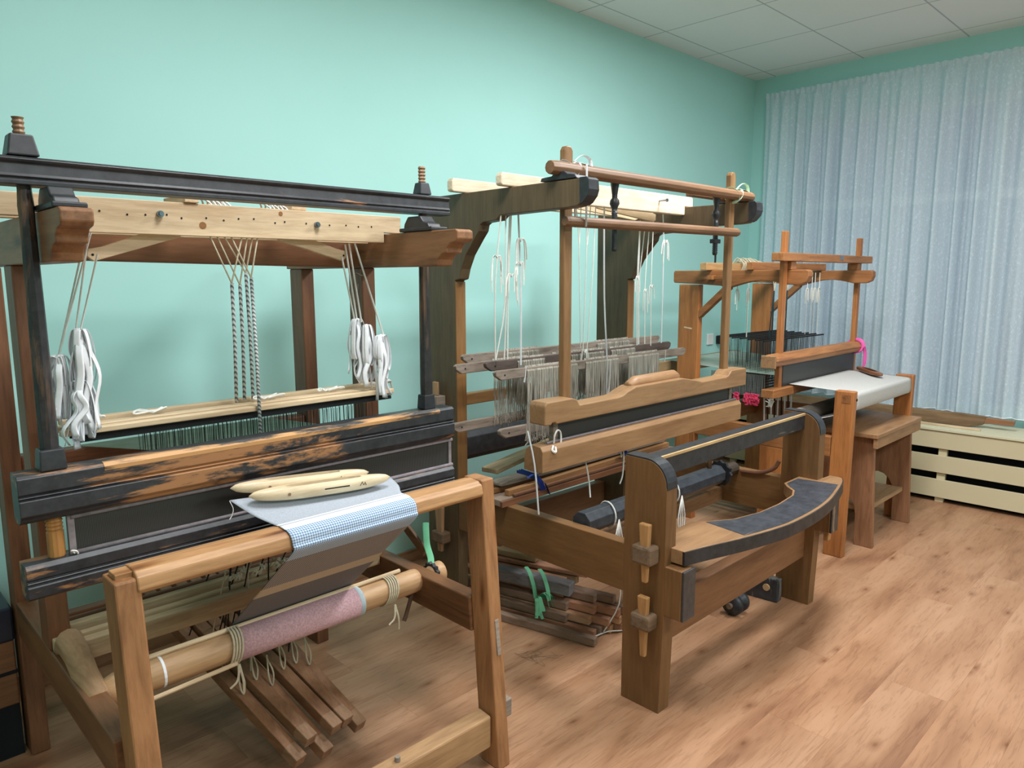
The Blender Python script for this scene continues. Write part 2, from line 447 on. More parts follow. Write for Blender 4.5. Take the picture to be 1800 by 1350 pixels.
for i, (lx, ly, pw) in enumerate(LAMPS):
    fr = MB()
    for a in ((-.30, .30, -.30, -.28), (-.30, .30, .28, .30), (-.30, -.28, -.28, .28), (.28, .30, -.28, .28)):
        fr.box(lx+a[0], lx+a[1], ly+a[2], ly+a[3], CZ-.03, CZ)
    names = ['above the nearest loom', 'above the middle loom', 'left of the nearest loom', 'over the open floor in front of the nearest loom', 'over the window end of the open floor', 'over the far left corner of the floor']
    t = thing('ceiling_light', (lx, ly, CZ), 'square white flat ceiling light panel '+names[i], 'ceiling light', 'ceiling light panels')
    build('light_frame', fr, M['white'], t)
    build('diffuser', MB().box(lx-.28, lx+.28, ly-.28, ly+.28, CZ-.02, CZ-.008), M['lamp'], t)

# curtain: gathered sheer with folds and a wavy hem
def curtain():
    mb = MB(); y0, y1 = 2.655, -2.5; n = 900; zt = 2.685
    zs = [0, .012, .03, .06, .12, .3, .6, .9, 1]
    random.seed(3)
    ph = [random.uniform(0, 6.28) for _ in range(8)]
    cols = []; L = 0
    for i in range(n+1):
        t = i/n; y = lerp(y0, y1, t); row = []
        s = (y0-y)
        zb = .545+.012*math.sin(s*5.1+.5)+.010*math.sin(s*11+1)-(.034 if s > .9 else 0)*min(1, max(0, (s-.9)*4))
        for k, q in enumerate(zs):
            A = .014+.036*min(1, q*3.5)
            w0 = s*57+ph[0]+1.6*math.sin(s*3.1)+.5*math.sin(s*9.3+q*.6); o = (math.sin(w0)+.28*math.sin(2*w0+1.1))*A*(.75+.35*math.sin(s*7.7+ph[4])) + math.sin(s*103+ph[1]+q*1.1)*A*.30 + .3*A*math.sin(s*23+ph[2]+q)
            if q < .03: o = math.sin(s*170+ph[3])*.008
            z = lerp(zt, zb, q)
            if k == 0: z += .004*math.sin(s*120)
            row.append((WX-.080+o*.8, y, z))
        cols.append(row)
    m = len(zs); vs = [p for r in cols for p in r]
    fs = [(i*m+k, i*m+k+1, (i+1)*m+k+1, (i+1)*m+k) for i in range(n) for k in range(m-1)]
    mb.add(vs, fs)
    o = build('curtain', mb, M['curtain'], smooth=True, loc=(WX-.065, 2.65, .55), label='long gathered white lace curtain hanging over the window wall', category='curtain')
    hem = MB(); hem.tube([(cols[i][-1][0], cols[i][-1][1], cols[i][-1][2]) for i in range(0, n+1, 2)], .0035, 4)
    build('hem', hem, RIB, o)
    return o
curtain()
rail = thing('curtain_rail', (WX-.04, 0, 2.67), 'thin white curtain rail running along the top of the lace curtain', 'curtain rail')
build('track', MB().box(WX-.055, WX-.042, -2.6, 2.66, 2.668, 2.680), M['white'], rail)
build('bracket', MB().box(WX-.042, WX, 2.0, 2.03, 2.664, 2.684).box(WX-.03, WX, .5, .53, 2.664, 2.684).box(WX-.03, WX, -1.2, -1.17, 2.664, 2.684), M['white'], rail)

# radiator cover under the window
rc = thing('radiator_cover', (4.9, 1.0, 0), 'cream slatted wooden radiator cover under the curtained window', 'radiator cover')
YR0, YR1 = -.6, 2.70
for (a, b_) in ((.337, .443), (.187, .293), (.032, .144)):
    build('front_slat', MB().box(4.895, 4.912, YR0, YR1, a, b_), COVER, rc, bevel=.002)
for i in range(8):
    x = 4.885+i*.045
    build('top_slat', MB().box(x, x+.041, YR0, YR1, .446, .462), PALEGREEN, rc, bevel=.002)
for yy in (2.62, 1.97, 1.23, .49, -.25, -.58):
    build('upright', MB().box(4.913, 4.943, yy, yy+.047, 0, .445), COVER, rc, bevel=.002)
build('end_panel', MB().box(4.913, 5.26, YR0, YR0+.018, 0, .445), COVER, rc)
rd = thing('radiator', (5.1, 1.0, .1), 'dark ribbed radiator behind the cream slatted cover', 'radiator')
rb = MB()
for i in range(70):
    y = -.5+i*.045; rb.box(5.08, 5.16, y, y+.036, .06, .42)
rb.box(5.10, 5.14, -.5, 2.66, .08, .12); rb.box(5.10, 5.14, -.5, 2.66, .36, .40)
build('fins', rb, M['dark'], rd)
build('foot', MB().box(5.09, 5.15, -.4, -.36, 0, .08).box(5.09, 5.15, 2.5, 2.54, 0, .08).box(5.09, 5.15, 1.0, 1.04, 0, .08), M['dark'], rd)
# added dark sheet, its colour stands in for the shade behind the slats
build('gap_shade_sheet', MB().box(4.975, 4.985, YR0+.02, YR1, .0, .44), M['dark'], rc)

# long shaped board lying on the cover, thin pale strip beside it
ob = thing('loom_part_board', (5.07, 1.8, .462), 'long brown shaped loom board with a narrow handle end lying on the radiator cover', 'board')
build('board', MB().prism([(2.55, .463), (1.17, .463), (1.09, .485), (1.075, .535), (1.20, .540), (2.55, .540)], 'x', 5.06, 5.10), wood((140, 112, 82), 'y', rough=.7, key='board'), ob, bevel=.004)
build('handle', MB().prism([(1.09, .495), (.935, .497), (.93, .528), (1.09, .53)], 'x', 5.065, 5.095), wood((160, 112, 78), 'y', key='handle'), ob, bevel=.004)
build('pale_strip', MB().box(4.965, 4.985, 1.08, 1.62, .4625, .474), LATHy, bevel=.002, loc=(4.97, 1.3, .4625), label='thin pale wooden strip lying in front of the brown board on the cover', category='wooden strip')

# wall socket with plug
so = thing('wall_socket', (4.78, WY, .93), 'white wall socket on the mint wall between second and third loom', 'socket')
build('face_plate', MB().box(4.72, 4.80, WY-.012, WY, .885, .965), M['white'], so, bevel=.004)
build('plug', MB().box(4.85, 4.90, WY-.04, WY-.001, .885, .945), M['blackplastic'], thing('black_plug', (4.87, WY, .9), 'small black plug adapter on the mint wall right of the white socket', 'plug'), bevel=.004)
# ================================================================ LOOM 1 (nearest, left)
def ribbon(mb, pts, w=.0045, t=.0007, n=6, twist=0):
    """flat ribbon: elliptic sweep"""
    mb.tube(pts, w, n, r2=t)

def curve(pts, k=5):
    """Catmull-Rom through pts"""
    P = [Vector(p) for p in pts]; out = []
    P = [P[0]*2-P[1]]+P+[P[-1]*2-P[-2]]
    for i in range(1, len(P)-2):
        for j in range(k):
            t = j/k; a, b, c, d = P[i-1], P[i], P[i+1], P[i+2]
            out.append(.5*((2*b)+(c-a)*t+(2*a-5*b+4*c-d)*t*t+(-a+3*b-3*c+d)*t*t*t))
    out.append(P[-2]); return out

def ribbon_bundle(mb, c, loops, tails, zlo, spread, seed, tw=.004):
    """bow of soft ribbon hanging under a knot at c"""
    R = random.Random(seed); c = Vector(c)
    mb.lathe([(-.012, .004), (-.006, .008), (.004, .007), (.010, .003)], c, 'z', 8)
    for i in range(loops):
        a = PI*(i % 2)+R.uniform(-1.2, 1.2); s = R.uniform(.15, .85)*spread; dx = math.cos(a)*s; dy = math.sin(a)*s*.7
        L = R.uniform(.05, .14); k = R.uniform(.2, .6)
        ribbon(mb, curve([c, c+V(dx*.6, dy*.6, .006), c+V(dx, dy, -L*.35), c+V(dx*1.05, dy, -L*.8), c+V(dx*.75, dy*.7, -L), c+V(dx*.45, dy*.3, -L*.7), c+V(dx*.2, 0, -L*.25), c+V(0, 0, -.008)], 4), tw*R.uniform(.6, 1.25), .0008)
    for i in range(tails):
        dx = R.uniform(-1, 1)*spread*.8; dy = R.uniform(-1, 1)*spread*.5; L = (c.z-zlo)*R.uniform(.75, 1)
        w1 = R.uniform(-.012, .012)
        ribbon(mb, curve([c, c+V(dx*.6, dy, -L*.2), c+V(dx*.8+w1, dy, -L*.45), c+V(dx-w1, dy, -L*.75), c+V(dx+R.uniform(-.012, .012), dy, -L)], 4), tw*R.uniform(.8, 1.2), .0009)

def loom1():
    t = thing('floor_loom', (.85, 1.9, 0), 'nearest warm brown wooden floor loom with round cloth roller and six treadles', 'loom')
    XL, XR = .375, 1.335
    # front posts, slightly raked
    for (xa, xb, x0, x1, zt) in ((.375, .423, .375, .423, .808), (1.284, 1.328, 1.308, 1.354, .822)):
        mb = MB().hexa([(xa, 1.365, 0), (xb, 1.365, 0), (xb, 1.44, 0), (xa, 1.44, 0), (x0, 1.455, zt), (x1, 1.455, zt), (x1, 1.53, zt), (x0, 1.53, zt)])
        p = build('front_post', mb, W1z, t, bevel=.004)
        fx = (xa+xb)/2+.006
        build('rail_tenon', MB().hexa([(fx, 1.396, .325), (fx+.014, 1.396, .325), (fx+.014, 1.43, .325), (fx, 1.43, .325), (fx+.002, 1.41, .425), (fx+.016, 1.41, .425), (fx+.016, 1.44, .425), (fx+.002, 1.44, .425)]), GREYW, p, bevel=.001)
    # rear and middle posts, rails, capes for both sides
    for (x0, x1) in ((.36, .408), (1.288, 1.336)):
        build('rear_post', MB().box(x0, x1, 2.37, 2.455, 0, 1.41), W1d, t, bevel=.004)
        build('middle_post', MB().box(x0, x1, 1.985, 2.065, .475, 1.41), W1d, t, bevel=.004)
        build('side_rail', MB().hexa([(x0, 1.482, .375), (x1, 1.482, .375), (x1, 2.37, .375), (x0, 2.37, .375), (x0, 1.492, .475), (x1, 1.492, .475), (x1, 2.37, .475), (x0, 2.37, .475)]), W1dy, t, bevel=.004)
        cape = [(2.47, 1.41), (2.47, 1.508), (1.525, 1.508), (1.515, 1.503), (1.515, 1.482), (1.522, 1.475), (1.548, 1.470), (1.560, 1.458), (1.562, 1.446), (1.585, 1.442), (1.600, 1.428), (1.605, 1.412), (1.63, 1.41)]
        build('top_rail', MB().prism(cape, 'x', x0-.004, x1+.004), W1y, t, bevel=.003)
    # breast beam
    bp = [(1.532, .782), (1.535, .806), (1.524, .818), (1.500, .8225), (1.466, .819), (1.452, .810), (1.447, .786), (1.453, .777), (1.526, .775)]
    build('breast_beam', MB().prism(bp, 'x', .415, 1.309), BEAM, t, bevel=.003)
    build('beam_tenon', MB().box(.383, .416, 1.475, 1.515, .782, .818), BEAM, t, bevel=.002)
    # low front cross bar and its tenon through the right post
    build('front_crossbar', MB().hexa([(.42, 1.395, .06), (1.283, 1.395, .06), (1.283, 1.445, .06), (.42, 1.445, .06), (.42, 1.395, .155), (1.283, 1.395, .155), (1.283, 1.445, .160), (.42, 1.445, .160)]), wood((176, 138, 98), 'x', dark=.7, rough=.7, key='foot_bar'), t, bevel=.005)
    build('crossbar_tenon', MB().box(1.325, 1.39, 1.42, 1.455, .10, .155), GREYW, t, bevel=.004)
    build('dowel_peg', MB().lathe([(0, .008), (.012, .007)], (.98, 1.42, .158), 'z', 10), GREYW, t)
    # rear cross beams
    build('rear_crossbar', MB().box(.408, 1.288, 2.40, 2.44, .30, .385), W1dx, t, bevel=.004)
    build('back_beam', MB().box(.408, 1.288, 2.385, 2.44, .80, .885), wood((140, 88, 58), 'x', key='back_beam'), t, bevel=.006)
    build('top_crossbeam', MB().hexa([(.40, 2.03, 1.425), (1.30, 2.03, 1.41), (1.30, 2.075, 1.41), (.40, 2.075, 1.425), (.40, 2.03, 1.508), (1.30, 2.03, 1.505), (1.30, 2.075, 1.505), (.40, 2.075, 1.508)]), W1dx, t, bevel=.004)
    # beam lying on the side rails: three stepped pale boards
    k = 0
    for (ya, yb, za, zb, xa, xb) in ((1.930, 1.962, .448, .500, .410, 1.286), (1.963, 1.984, .4765, .508, .366, 1.325), (2.000, 2.026, .450, .522, .410, 1.286)):
        build('foot_beam_board', MB().box(xa, xb, ya, yb, za, zb), OLDL, t, bevel=.003)
    # cloth roller with ratchet and handle, wooden block that holds it on the left
    ro = MB().lathe([(-.012, .020), (0, .030), (.02, .036), (.86, .036), (.875, .034), (.878, .022)], (.414, 1.74, .452), 'x', 20)
    r_ = build('cloth_roller', ro, ROLL, t, smooth=True)
    ra = MB()
    prof = []
    for i in range(28):
        a = 2*PI*i/28; rr = .034 if i % 2 else .040
        prof.append((1.74+math.cos(a)*rr, .452+math.sin(a)*rr))
    ra.prism(prof, 'x', 1.345, 1.356)
    build('ratchet_wheel', ra, BLKs, r_)
    build('roller_end', MB().lathe([(0, .024), (.03, .033), (.050, .034), (.054, .028)], (1.335, 1.74, .452), 'x', 18), ROLL, r_, smooth=True)
    build('turning_handle', MB().tube([(1.280, 1.745, .42), (1.243, 1.735, .350), (1.234, 1.733, .338)], .0065, 8), wood((96, 70, 50), 'z', key='handle'), r_)
    build('binding_stripe', MB().lathe([(0, .0368), (.006, .0368)], (.53, 1.74, .452), 'x', 20), RIB, r_)
    kb = MB(); kb.tube([(.392, 2.00, .46), (.392, 1.93, .51), (.392, 1.86, .50), (.392, 1.80, .47), (.392, 1.70, .462)], [.024, .031, .029, .028, .024], 12)
    build('roller_rest', kb, wood((176, 140, 104), 'y', rough=.7, key='roller_rest'), t, smooth=True)
    build('ratchet_pawl', MB().beam((1.372, 1.80, .50), (1.372, 1.90, .56), .012, .03), W1dy, t, bevel=.002)
    # treadles from the rear cross bar down to the front
    xs = [(.690, .858), (.738, .898), (.786, .938), (.834, .978), (.880, 1.018), (.926, 1.060)]
    zf = [.072, .110, .060, .108, .110, .075]
    yf = [1.705, 1.715, 1.70, 1.715, 1.72, 1.72]
    for i, (a, b) in enumerate(xs):
        p = V(a+.014, 2.37, .392-.004*(i % 2)); q = V(b, yf[i], zf[i])
        m = p.lerp(q, .93)
        tr = build('treadle', MB().beam(p, q, .036, .034), TREAD, t, bevel=.002)
        build('worn_tip', MB().beam(m, q+(q-p).normalized()*.001, .0368, .0348), wood((160, 124, 94), 'y', rough=.7, key='worn'), tr, bevel=.003)
    build('treadle_pivot_rod', MB().tube([(.41, 2.33, .398), (1.288, 2.33, .398)], .007, 8), wood((110, 84, 60), 'x', key='rod'), t)
    build('tie_on_stick', MB().tube([(.46, 1.752, .492), (1.235, 1.752, .494)], .0065, 8), LATH, t)
    build('tie_on_stick', MB().tube([(.46, 1.692, .418), (.70, 1.700, .424)], .0055, 8), LATH, t)
    # cord wound round the roller beside the cloth
    for (cx, nn, rr) in ((.705, 4, .046), (1.180, 5, .040)):
        c = MB()
        for i in range(nn):
            pts = []
            for j in range(25):
                a = 2*PI*j/24
                pts.append((cx-nn*.0035+i*.0075+.010*math.sin(a), 1.74+math.cos(a)*rr, .452+math.sin(a)*rr))
            c.tube(pts, .0028, 5)
        c.tube(curve([(cx, 1.70, .42), (cx-.01, 1.69, .385), (cx-.03, 1.69, .37)], 4), .003, 5)
        c.tube(curve([(cx, 1.70, .42), (cx+.004, 1.69, .38), (cx+.004, 1.69, .345)], 4), .003, 5)
        build('cord_winding', c, CORDB, r_)
    # treadle cords: black and white cords between treadles and the boards above
    cd = MB(); cw = MB(); R = random.Random(5)
    for i, (a, b) in enumerate(xs):
        for k in range(3):
            ff = R.uniform(.30, .62)
            p = V(a+.014, 2.37, .392).lerp(V(b, yf[i], zf[i]), ff)+V(R.uniform(-.01, .01), 0, .014)
            q = V(p.x+R.uniform(-.02, .03), 1.915+R.uniform(-.02, .02), .60+R.uniform(-.02, .1))
            (cd if k < 2 else cw).tube([p, p.lerp(q, .5)+V(R.uniform(-.008, .008), 0, 0), q], .0022, 5)
        p = V(a+.014, 2.37, .392).lerp(V(b, yf[i], zf[i]), .64)
        cw.tube(curve([p+V(0, 0, .09), p+V(.008, -.02, .05), p+V(.004, -.02, .01), p+V(-.006, -.02, .04), p+V(0, 0, .1)], 4), .0024, 5)
    build('black_treadle_cords', cd, CORDK, t, kind='stuff'); build('white_treadle_cords', cw, CORDB, t)
    kn = MB(); R = random.Random(9)
    for i in range(9):
        c = V(.80+i*.028+R.uniform(-.01, .01), 1.955+R.uniform(-.02, .03), .535)
        for j in range(7):
            a = R.uniform(0, 6.3); l = R.uniform(.012, .026)
            kn.tube([c, c+V(math.cos(a)*l*.6, math.sin(a)*l*.6, .012), c+V(math.cos(a)*l, math.sin(a)*l, .004)], [.004, .0035, .001], 5)
    build('knotted_cord_ends', kn, CORDB, t)
    return t
loom1()

def beater1():
    Y = 1.65
    t = thing('loom_beater', (.82, Y, 1.02), 'black painted beater with screw posts and moulded rails hanging on the nearest loom', 'loom beater')
    # the beater hangs askew: left end nearly square, right end swung back and racked outwards
    def rack(v):
        s = (v[0]-.336)/.939; a = .02+.04*s
        return (v[0]+a*v[0], v[1]+a*Y, v[2]+a*(v[2]-1.38))
    RACK[0] = rack
    # top bar: moulded section, worn at the ridges
    sec = [(Y-.030, 1.552), (Y-.030, 1.560), (Y-.026, 1.563), (Y-.030, 1.567), (Y-.026, 1.572), (Y-.024, 1.590), (Y-.028, 1.594), (Y-.030, 1.598), (Y-.024, 1.603), (Y+.022, 1.605), (Y+.024, 1.556), (Y+.018, 1.551)]
    b = MB().prism(sec, 'x', .262, 1.350); build('top_bar', b, BLK, t, bevel=.0012)
    for x in (.333, 1.273):
        big = 1.25 if x < .5 else .95
        h = .021*big
        s = build('clamp_screw', MB().lathe([(z*.0045-.0, .0085+.0022*(i % 2)) for i, z in enumerate(range(0, 18 if x < .5 else 19))], (x, Y, 1.600), 'z', 12), SCREW, t)
        zt = 1.605+.036*(1.1 if x < .5 else .9)
        nb = MB().hexa([(x-h, Y-h, 1.605), (x+h, Y-h, 1.605), (x+h, Y+h, 1.605), (x-h, Y+h, 1.605), (x-h*.72, Y-h*.72, zt), (x+h*.72, Y-h*.72, zt), (x+h*.72, Y+h*.72, zt), (x-h*.72, Y+h*.72, zt)])
        build('screw_nut', nb, BLKs, t, bevel=.003)
        # hanging post: black, tapering, pale wood neck at top
        pm = MB()
        pm.lathe([(0, .017), (.03, .0175), (.25, .0155), (.44, .0135), (.47, .0145), (.50, .0125), (.515, .0125)], (x, Y, 1.045), 'z', 8)
        build('hanging_post', pm, BLKz, t, smooth=False, bevel=.001)
        # lower block
        g = .024 if x < .5 else .020
        nb = MB().hexa([(x-g, Y-g, 1.005), (x+g, Y-g, 1.005), (x+g, Y+g, 1.005), (x-g, Y+g, 1.005), (x-g*.88, Y-g*.88, 1.047), (x+g*.88, Y-g*.88, 1.047), (x+g*.88, Y+g*.88, 1.047), (x-g*.88, Y+g*.88, 1.047)])
        build('post_block', nb, BLKs, t, bevel=.003)
        # wooden screw below the cap
        lower = MB().lathe([(0, .012), (.01, .016), (.06, .016)]+[(.063+.004*i, .013+.0028*(i % 2)) for i in range(7)]+[(.10, .014)], (x-.004, Y+.004, .815), 'z', 12)
        if x > 1: lower = MB().lathe([(0, .012), (.09, .012)], (x, Y+.018, .815), 'z', 10)
        build('lower_screw', lower, wood((196, 140, 78), 'z', key='lower_screw'), t)
        RACK[0] = None; Yr = 1.645 if x < .5 else 1.715
        # rocker that sits on the top rail of the loom
        xr = .384 if x < .5 else 1.312
        rk = MB().prism([(Yr-.075, 1.5125), (Yr-.065, 1.530), (Yr-.045, 1.535), (Yr-.030, 1.552), (Yr+.028, 1.552), (Yr+.045, 1.532), (Yr+.05, 1.5125)], 'x', xr-.022, xr+.022)
        build('rocker_block', rk, BLKs, t, bevel=.003)
        build('rocker_foot', MB().box(xr-.030, xr+.030, Yr-.09, Yr+.06, 1.509, 1.520), BLKs, t, bevel=.003)
        RACK[0] = rack
    # cap rail: two moulded bands
    cap = [(Y+.030, 1.004), (Y-.022, 1.004), (Y-.030, .998), (Y-.031, .968), (Y-.026, .964), (Y-.032, .961), (Y-.027, .957), (Y-.033, .954), (Y-.034, .925), (Y-.028, .918), (Y-.026, .912), (Y-.010, .905), (Y+.020, .905), (Y+.030, .915)]
    build('beater_cap', MB().prism(cap, 'x', .268, 1.352), BLKW, t, bevel=.0012)
    build('worn_top_edge', MB().prism([(Y-.031, .990), (Y-.0315, .9985), (Y-.0225, 1.0052), (Y-.012, 1.0055), (Y-.012, 1.002), (Y-.02, 1.001), (Y-.028, .995)], 'x', .42, 1.30), painted('bare_edge_wood', (44, 42, 42), (202, 152, 100), 'x', .46, soft=.08), t)
    build('reed', MB().box(.352, 1.352, Y-.006, Y+.004, .820, .908), REED, t)
    rr = MB(); 
    for z in (.902, .826):
        rr.tube([(.356, Y-.010, z), (1.358, Y-.010, z)], .0052, 8)
    build('reed_binding', rr, REEDROD, t, smooth=True)
    build('reed_end', MB().box(.350, .362, Y-.009, Y+.006, .818, .910), REEDROD, t); build('reed_end', MB().box(1.346, 1.356, Y-.009, Y+.006, .818, .910), REEDROD, t)
    sl = [(Y+.030, .822), (Y-.020, .824), (Y-.030, .816), (Y-.031, .796), (Y-.026, .792), (Y-.031, .788), (Y-.026, .784), (Y-.032, .780), (Y-.031, .758), (Y-.022, .752), (Y+.030, .752)]
    build('shuttle_race', MB().prism(sl, 'x', .268, 1.352), BLKW, t, bevel=.0012)
    kn = MB().tube(curve([(.356, Y-.014, .826), (.350, Y-.02, .834), (.358, Y-.022, .832), (.362, Y-.016, .822)], 4), .002, 5)
    build('tie_knot', kn, CORDW, t)
    RACK[0] = None
    return t
beater1()

# two pale planks lying across the top rails, with bolts and lever arms
def crossplank1(y0, y1, first):
    t = thing('cross_plank', (.8, (y0+y1)/2, 1.51), 'front pale new pine plank notched across the top of the nearest loom, with bolts' if first else 'rear pale pine plank across the top of the nearest loom, behind the bolted one', 'plank', 'pale planks across the nearest loom')
    z0, z1 = 1.482, 1.560
    poly = [(.285, 1.511), (.285, z1), (1.340, z1), (1.340, 1.511), (1.278, 1.511), (1.278, z0), (.415, z0), (.415, 1.511)]
    build('board', MB().prism(poly, 'y', y0, y1), LATH, t, bevel=.0015)
    if first:
        bo = MB()
        for (x, z) in ((.642, 1.530), (1.055, 1.524)):
            bo.lathe([(0, .008), (-.008, .008), (-.008, .005), (-.014, .005)], (x, y0, z), 'y', 10)
        build('bolts', bo, STEEL, t)
        ho = MB(); R = random.Random(1)
        for i in range(17):
            x = .52+i*.045+R.uniform(-.01, .01)
            ho.lathe([(0.0005, .0026), (-.0012, .0022)], (x, y0, 1.527+R.uniform(-.004, .004)), 'y', 6)
        build('nail_holes', ho, M['dark'], t)
        build('knot_marks', MB().lathe([(0, .009), (-.0006, .009)], (.742, y0, 1.508), 'y', 10).lathe([(0, .006), (-.0006, .006)], (.95, y0, 1.548), 'y', 10), wood((160, 110, 66), 'x', key='knot'), t)
    return t
P1 = crossplank1(1.845, 1.868, True); P2 = crossplank1(1.930, 1.953, False)
def lever(x0, x1, y, zc, zt, tag):
    t = thing('jack_lever', (x0, y, zc), tag, 'lever', 'jack levers under the pale planks')
    s = 1 if x1 > x0 else -1
    poly = [(x0, zc+.018), (x1-s*.03, zt+.022), (x1, zt+.016), (x1+s*.004, zt), (x1-s*.01, zt-.012), (x0, zc-.02)]
    b = build('arm', MB().prism(poly, 'y', y-.008, y+.008), LATH, t, bevel=.0015)
    build('peg_hole', MB().lathe([(0, .003), (-.0008, .003)], (x1-s*.008, y-.0081, zt+.003), 'y', 8), M['dark'], b)
    return t
lever(.70, .492, 1.885, 1.50, 1.430, 'pale lever arm sloping down left of the hanging cords under the pine plank')
lever(.96, 1.165, 1.885, 1.50, 1.440, 'pale lever arm sloping down right under the pine plank end')
# small white cord knots on the top planks
for (x, y, lb) in ((.77, 1.90, 'white cord knot on top of the pine planks, left one'), (.93, 1.905, 'white cord loops on top of the pine planks, right one')):
    mb = MB()
    for i in range(5):
        xx = x+i*.012
        mb.tube(curve([(xx, y-.05, 1.556), (xx+.004, y-.03, 1.566), (xx-.006, y, 1.580+.012*(i % 2)), (xx+.01, y+.03, 1.566), (xx, y+.055, 1.556)], 4), .0026, 5)
    if x < .85:
        for k in (-1, 1): mb.tube(curve([(x+.02, y, 1.578), (x+.02+k*.02, y, 1.600), (x+.02+k*.034, y, 1.592), (x+.02+k*.012, y, 1.578)], 4), .003, 5)
    build('cord_knot', mb, CORDW, None, loc=(x, y, 1.56), label=lb, category='cord')
bk = MB().box(.70, .735, 1.84, 1.98, 1.561, 1.580); build('spacer_block', bk, LATHy, None, bevel=.002, loc=(.72, 1.9, 1.561), label='small pale wood spacer block across the planks, left one', category='wood block')
build('spacer_block', MB().box(.985, 1.03, 1.85, 1.97, 1.561, 1.575), LATHy, None, bevel=.002, loc=(1.0, 1.9, 1.561), label='small pale wood spacer block across the planks, right one', category='wood block')

# harness: four pale bars with black heddle rods below
def shaft1(i, y):
    t = thing('heddle_shaft', (.85, y, 1.0), ['front pale heddle bar of the nearest loom, nearest the beater', 'second pale heddle bar of the nearest loom', 'third pale heddle bar of the nearest loom', 'rearmost pale heddle bar of the nearest loom'][i], 'heddle shaft', 'heddle bars on the nearest loom')
    z = 1.048+(.003 if i % 2 else 0)+(.006 if i == 3 else 0)
    build('bar', MB().box(.388+.02*(i % 2), 1.268, y-.0115, y+.0115, z-.013, z), LATH, t, bevel=.002)
    build('heddle_rod', MB().box(.42, 1.262, y-.004, y+.004, 1.017, 1.026), CORDK, t)
    hd = MB(); R = random.Random(20+i); x = .56
    while x < 1.19:
        x += R.uniform(.008, .016)
        a = R.uniform(-.003, .003)
        hd.tube([(x, y, 1.012), (x+a, y, .92), (x-a, y, .81)], .0009, 3, cap=False)
    hd.tube([(.44, y, .80), (1.22, y, .80)], .004, 5)
    build('heddles', hd, HEDK, t, kind='stuff')
    return t
SH1 = [shaft1(i, 1.812+i*.031) for i in range(4)]
# braided cords in the middle with their V ties
for i, (xk, yk, zk, xb, yb, zb) in enumerate(((.800, 1.83, 1.366, .808, 1.862, 1.055), (.830, 1.85, 1.362, .838, 1.88, 1.055), (.852, 1.86, 1.392, .860, 1.875, 1.055), (.852, 1.83, 1.38, .832, 1.782, .965))):
    t = thing('braided_cord', (xk, yk, zk), ['leftmost of the four braided black and white cords holding the heddle bars', 'second from left of the four braided cords holding the heddle bars', 'third from left of the four braided cords holding the heddle bars', 'frontmost braided cord, reaching down past the heddle bars'][i], 'cord', 'braided cords in the middle of the nearest loom')
    mb = MB(); mb.tube([(xk, yk, zk), ((xk+xb)/2+.002, (yk+yb)/2, (zk+zb)/2), (xb, yb, zb)], .0046, 8)
    build('braid', mb, BRAID, t, smooth=True)
    tops = [(.762+i*.018, 1.855, 1.484), (.845+i*.014, 1.855, 1.484)]
    mb = MB()
    for q in tops: mb.tube([(xk, yk, zk), q], .0022, 5)
    build('tie', mb, CORDB, t)

# white cotton ribbons left and right
def ribbons(name, tops, knots, zlo, spread, seed, label):
    c = Vector(knots[0]); t = thing('ribbon_ties', c, label, 'ribbon', 'white ribbon ties of the nearest loom')
    mb = MB()
    for a, b in tops: mb.tube([a, Vector(a).lerp(Vector(b), .5), b], .0040, 8, r2=.0018)
    build('hanging_ribbon', mb, CORDW, t)
    for i, k in enumerate(knots):
        mb = MB(); ribbon_bundle(mb, k, 14, 8, zlo[i], spread, seed+i, .0070)
        build('bow', mb, RIB, t, smooth=True)
    return t
ribbons('l', [((.477, 1.79, 1.478), (.40, 1.83, 1.20)), ((.470, 1.80, 1.478), (.405, 1.84, 1.21)), ((.489, 1.80, 1.432), (.441, 1.80, 1.262)), ((.478, 1.81, 1.478), (.437, 1.82, 1.26))],
        [(.402, 1.82, 1.205), (.441, 1.80, 1.262), (.430, 1.79, 1.15)], [1.04, 1.0, 1.0], .040, 11, 'tangle of white cotton ribbon ties at the left end of the heddle bars')
ribbons('r', [((1.150, 1.875, 1.437), (1.165, 1.84, 1.245)), ((1.162, 1.875, 1.475), (1.172, 1.84, 1.25)), ((1.172, 1.87, 1.478), (1.180, 1.83, 1.25)), ((1.185, 1.86, 1.478), (1.230, 1.79, 1.205))],
        [(1.172, 1.84, 1.252), (1.190, 1.82, 1.235), (1.218, 1.79, 1.205)], [1.055, 1.05, 1.0], .034, 31, 'tangle of white cotton ribbon ties at the right end of the heddle bars')
# small cord bows lying on the heddle bars
for (x, lb) in ((.455, 'white cord bow lying at the left end of the heddle bars'), (.60, 'white cord bow lying between the left end and middle of the heddle bars'), (.895, 'white cord bow lying beside the braided cords'), (1.08, 'white cord coil lying right of the middle of the heddle bars'), (1.262, 'white cord bow hanging off the right end of the heddle bars')):
    R = random.Random(int(x*1000)); mb = MB(); c = V(x, 1.86, 1.056)
    for k in range(6):
        a = R.uniform(-.7, .7)+(PI if k % 2 else 0); l = R.uniform(.02, .04)
        mb.tube(curve([c, c+V(math.cos(a)*l, math.sin(a)*l*.6, .008), c+V(math.cos(a+.4)*l*1.2, math.sin(a+.4)*l*.7, .003), c+V(.003, .002, .004)], 4), .0025, 5)
    if x > 1.2: mb.tube(curve([c, c+V(.03, 0, .01), c+V(.045, 0, -.03)], 4), .003, 5)
    build('cord_bow', mb, CORDW, None, loc=tuple(c), label=lb, category='cord', group='cord bows on the heddle bars')

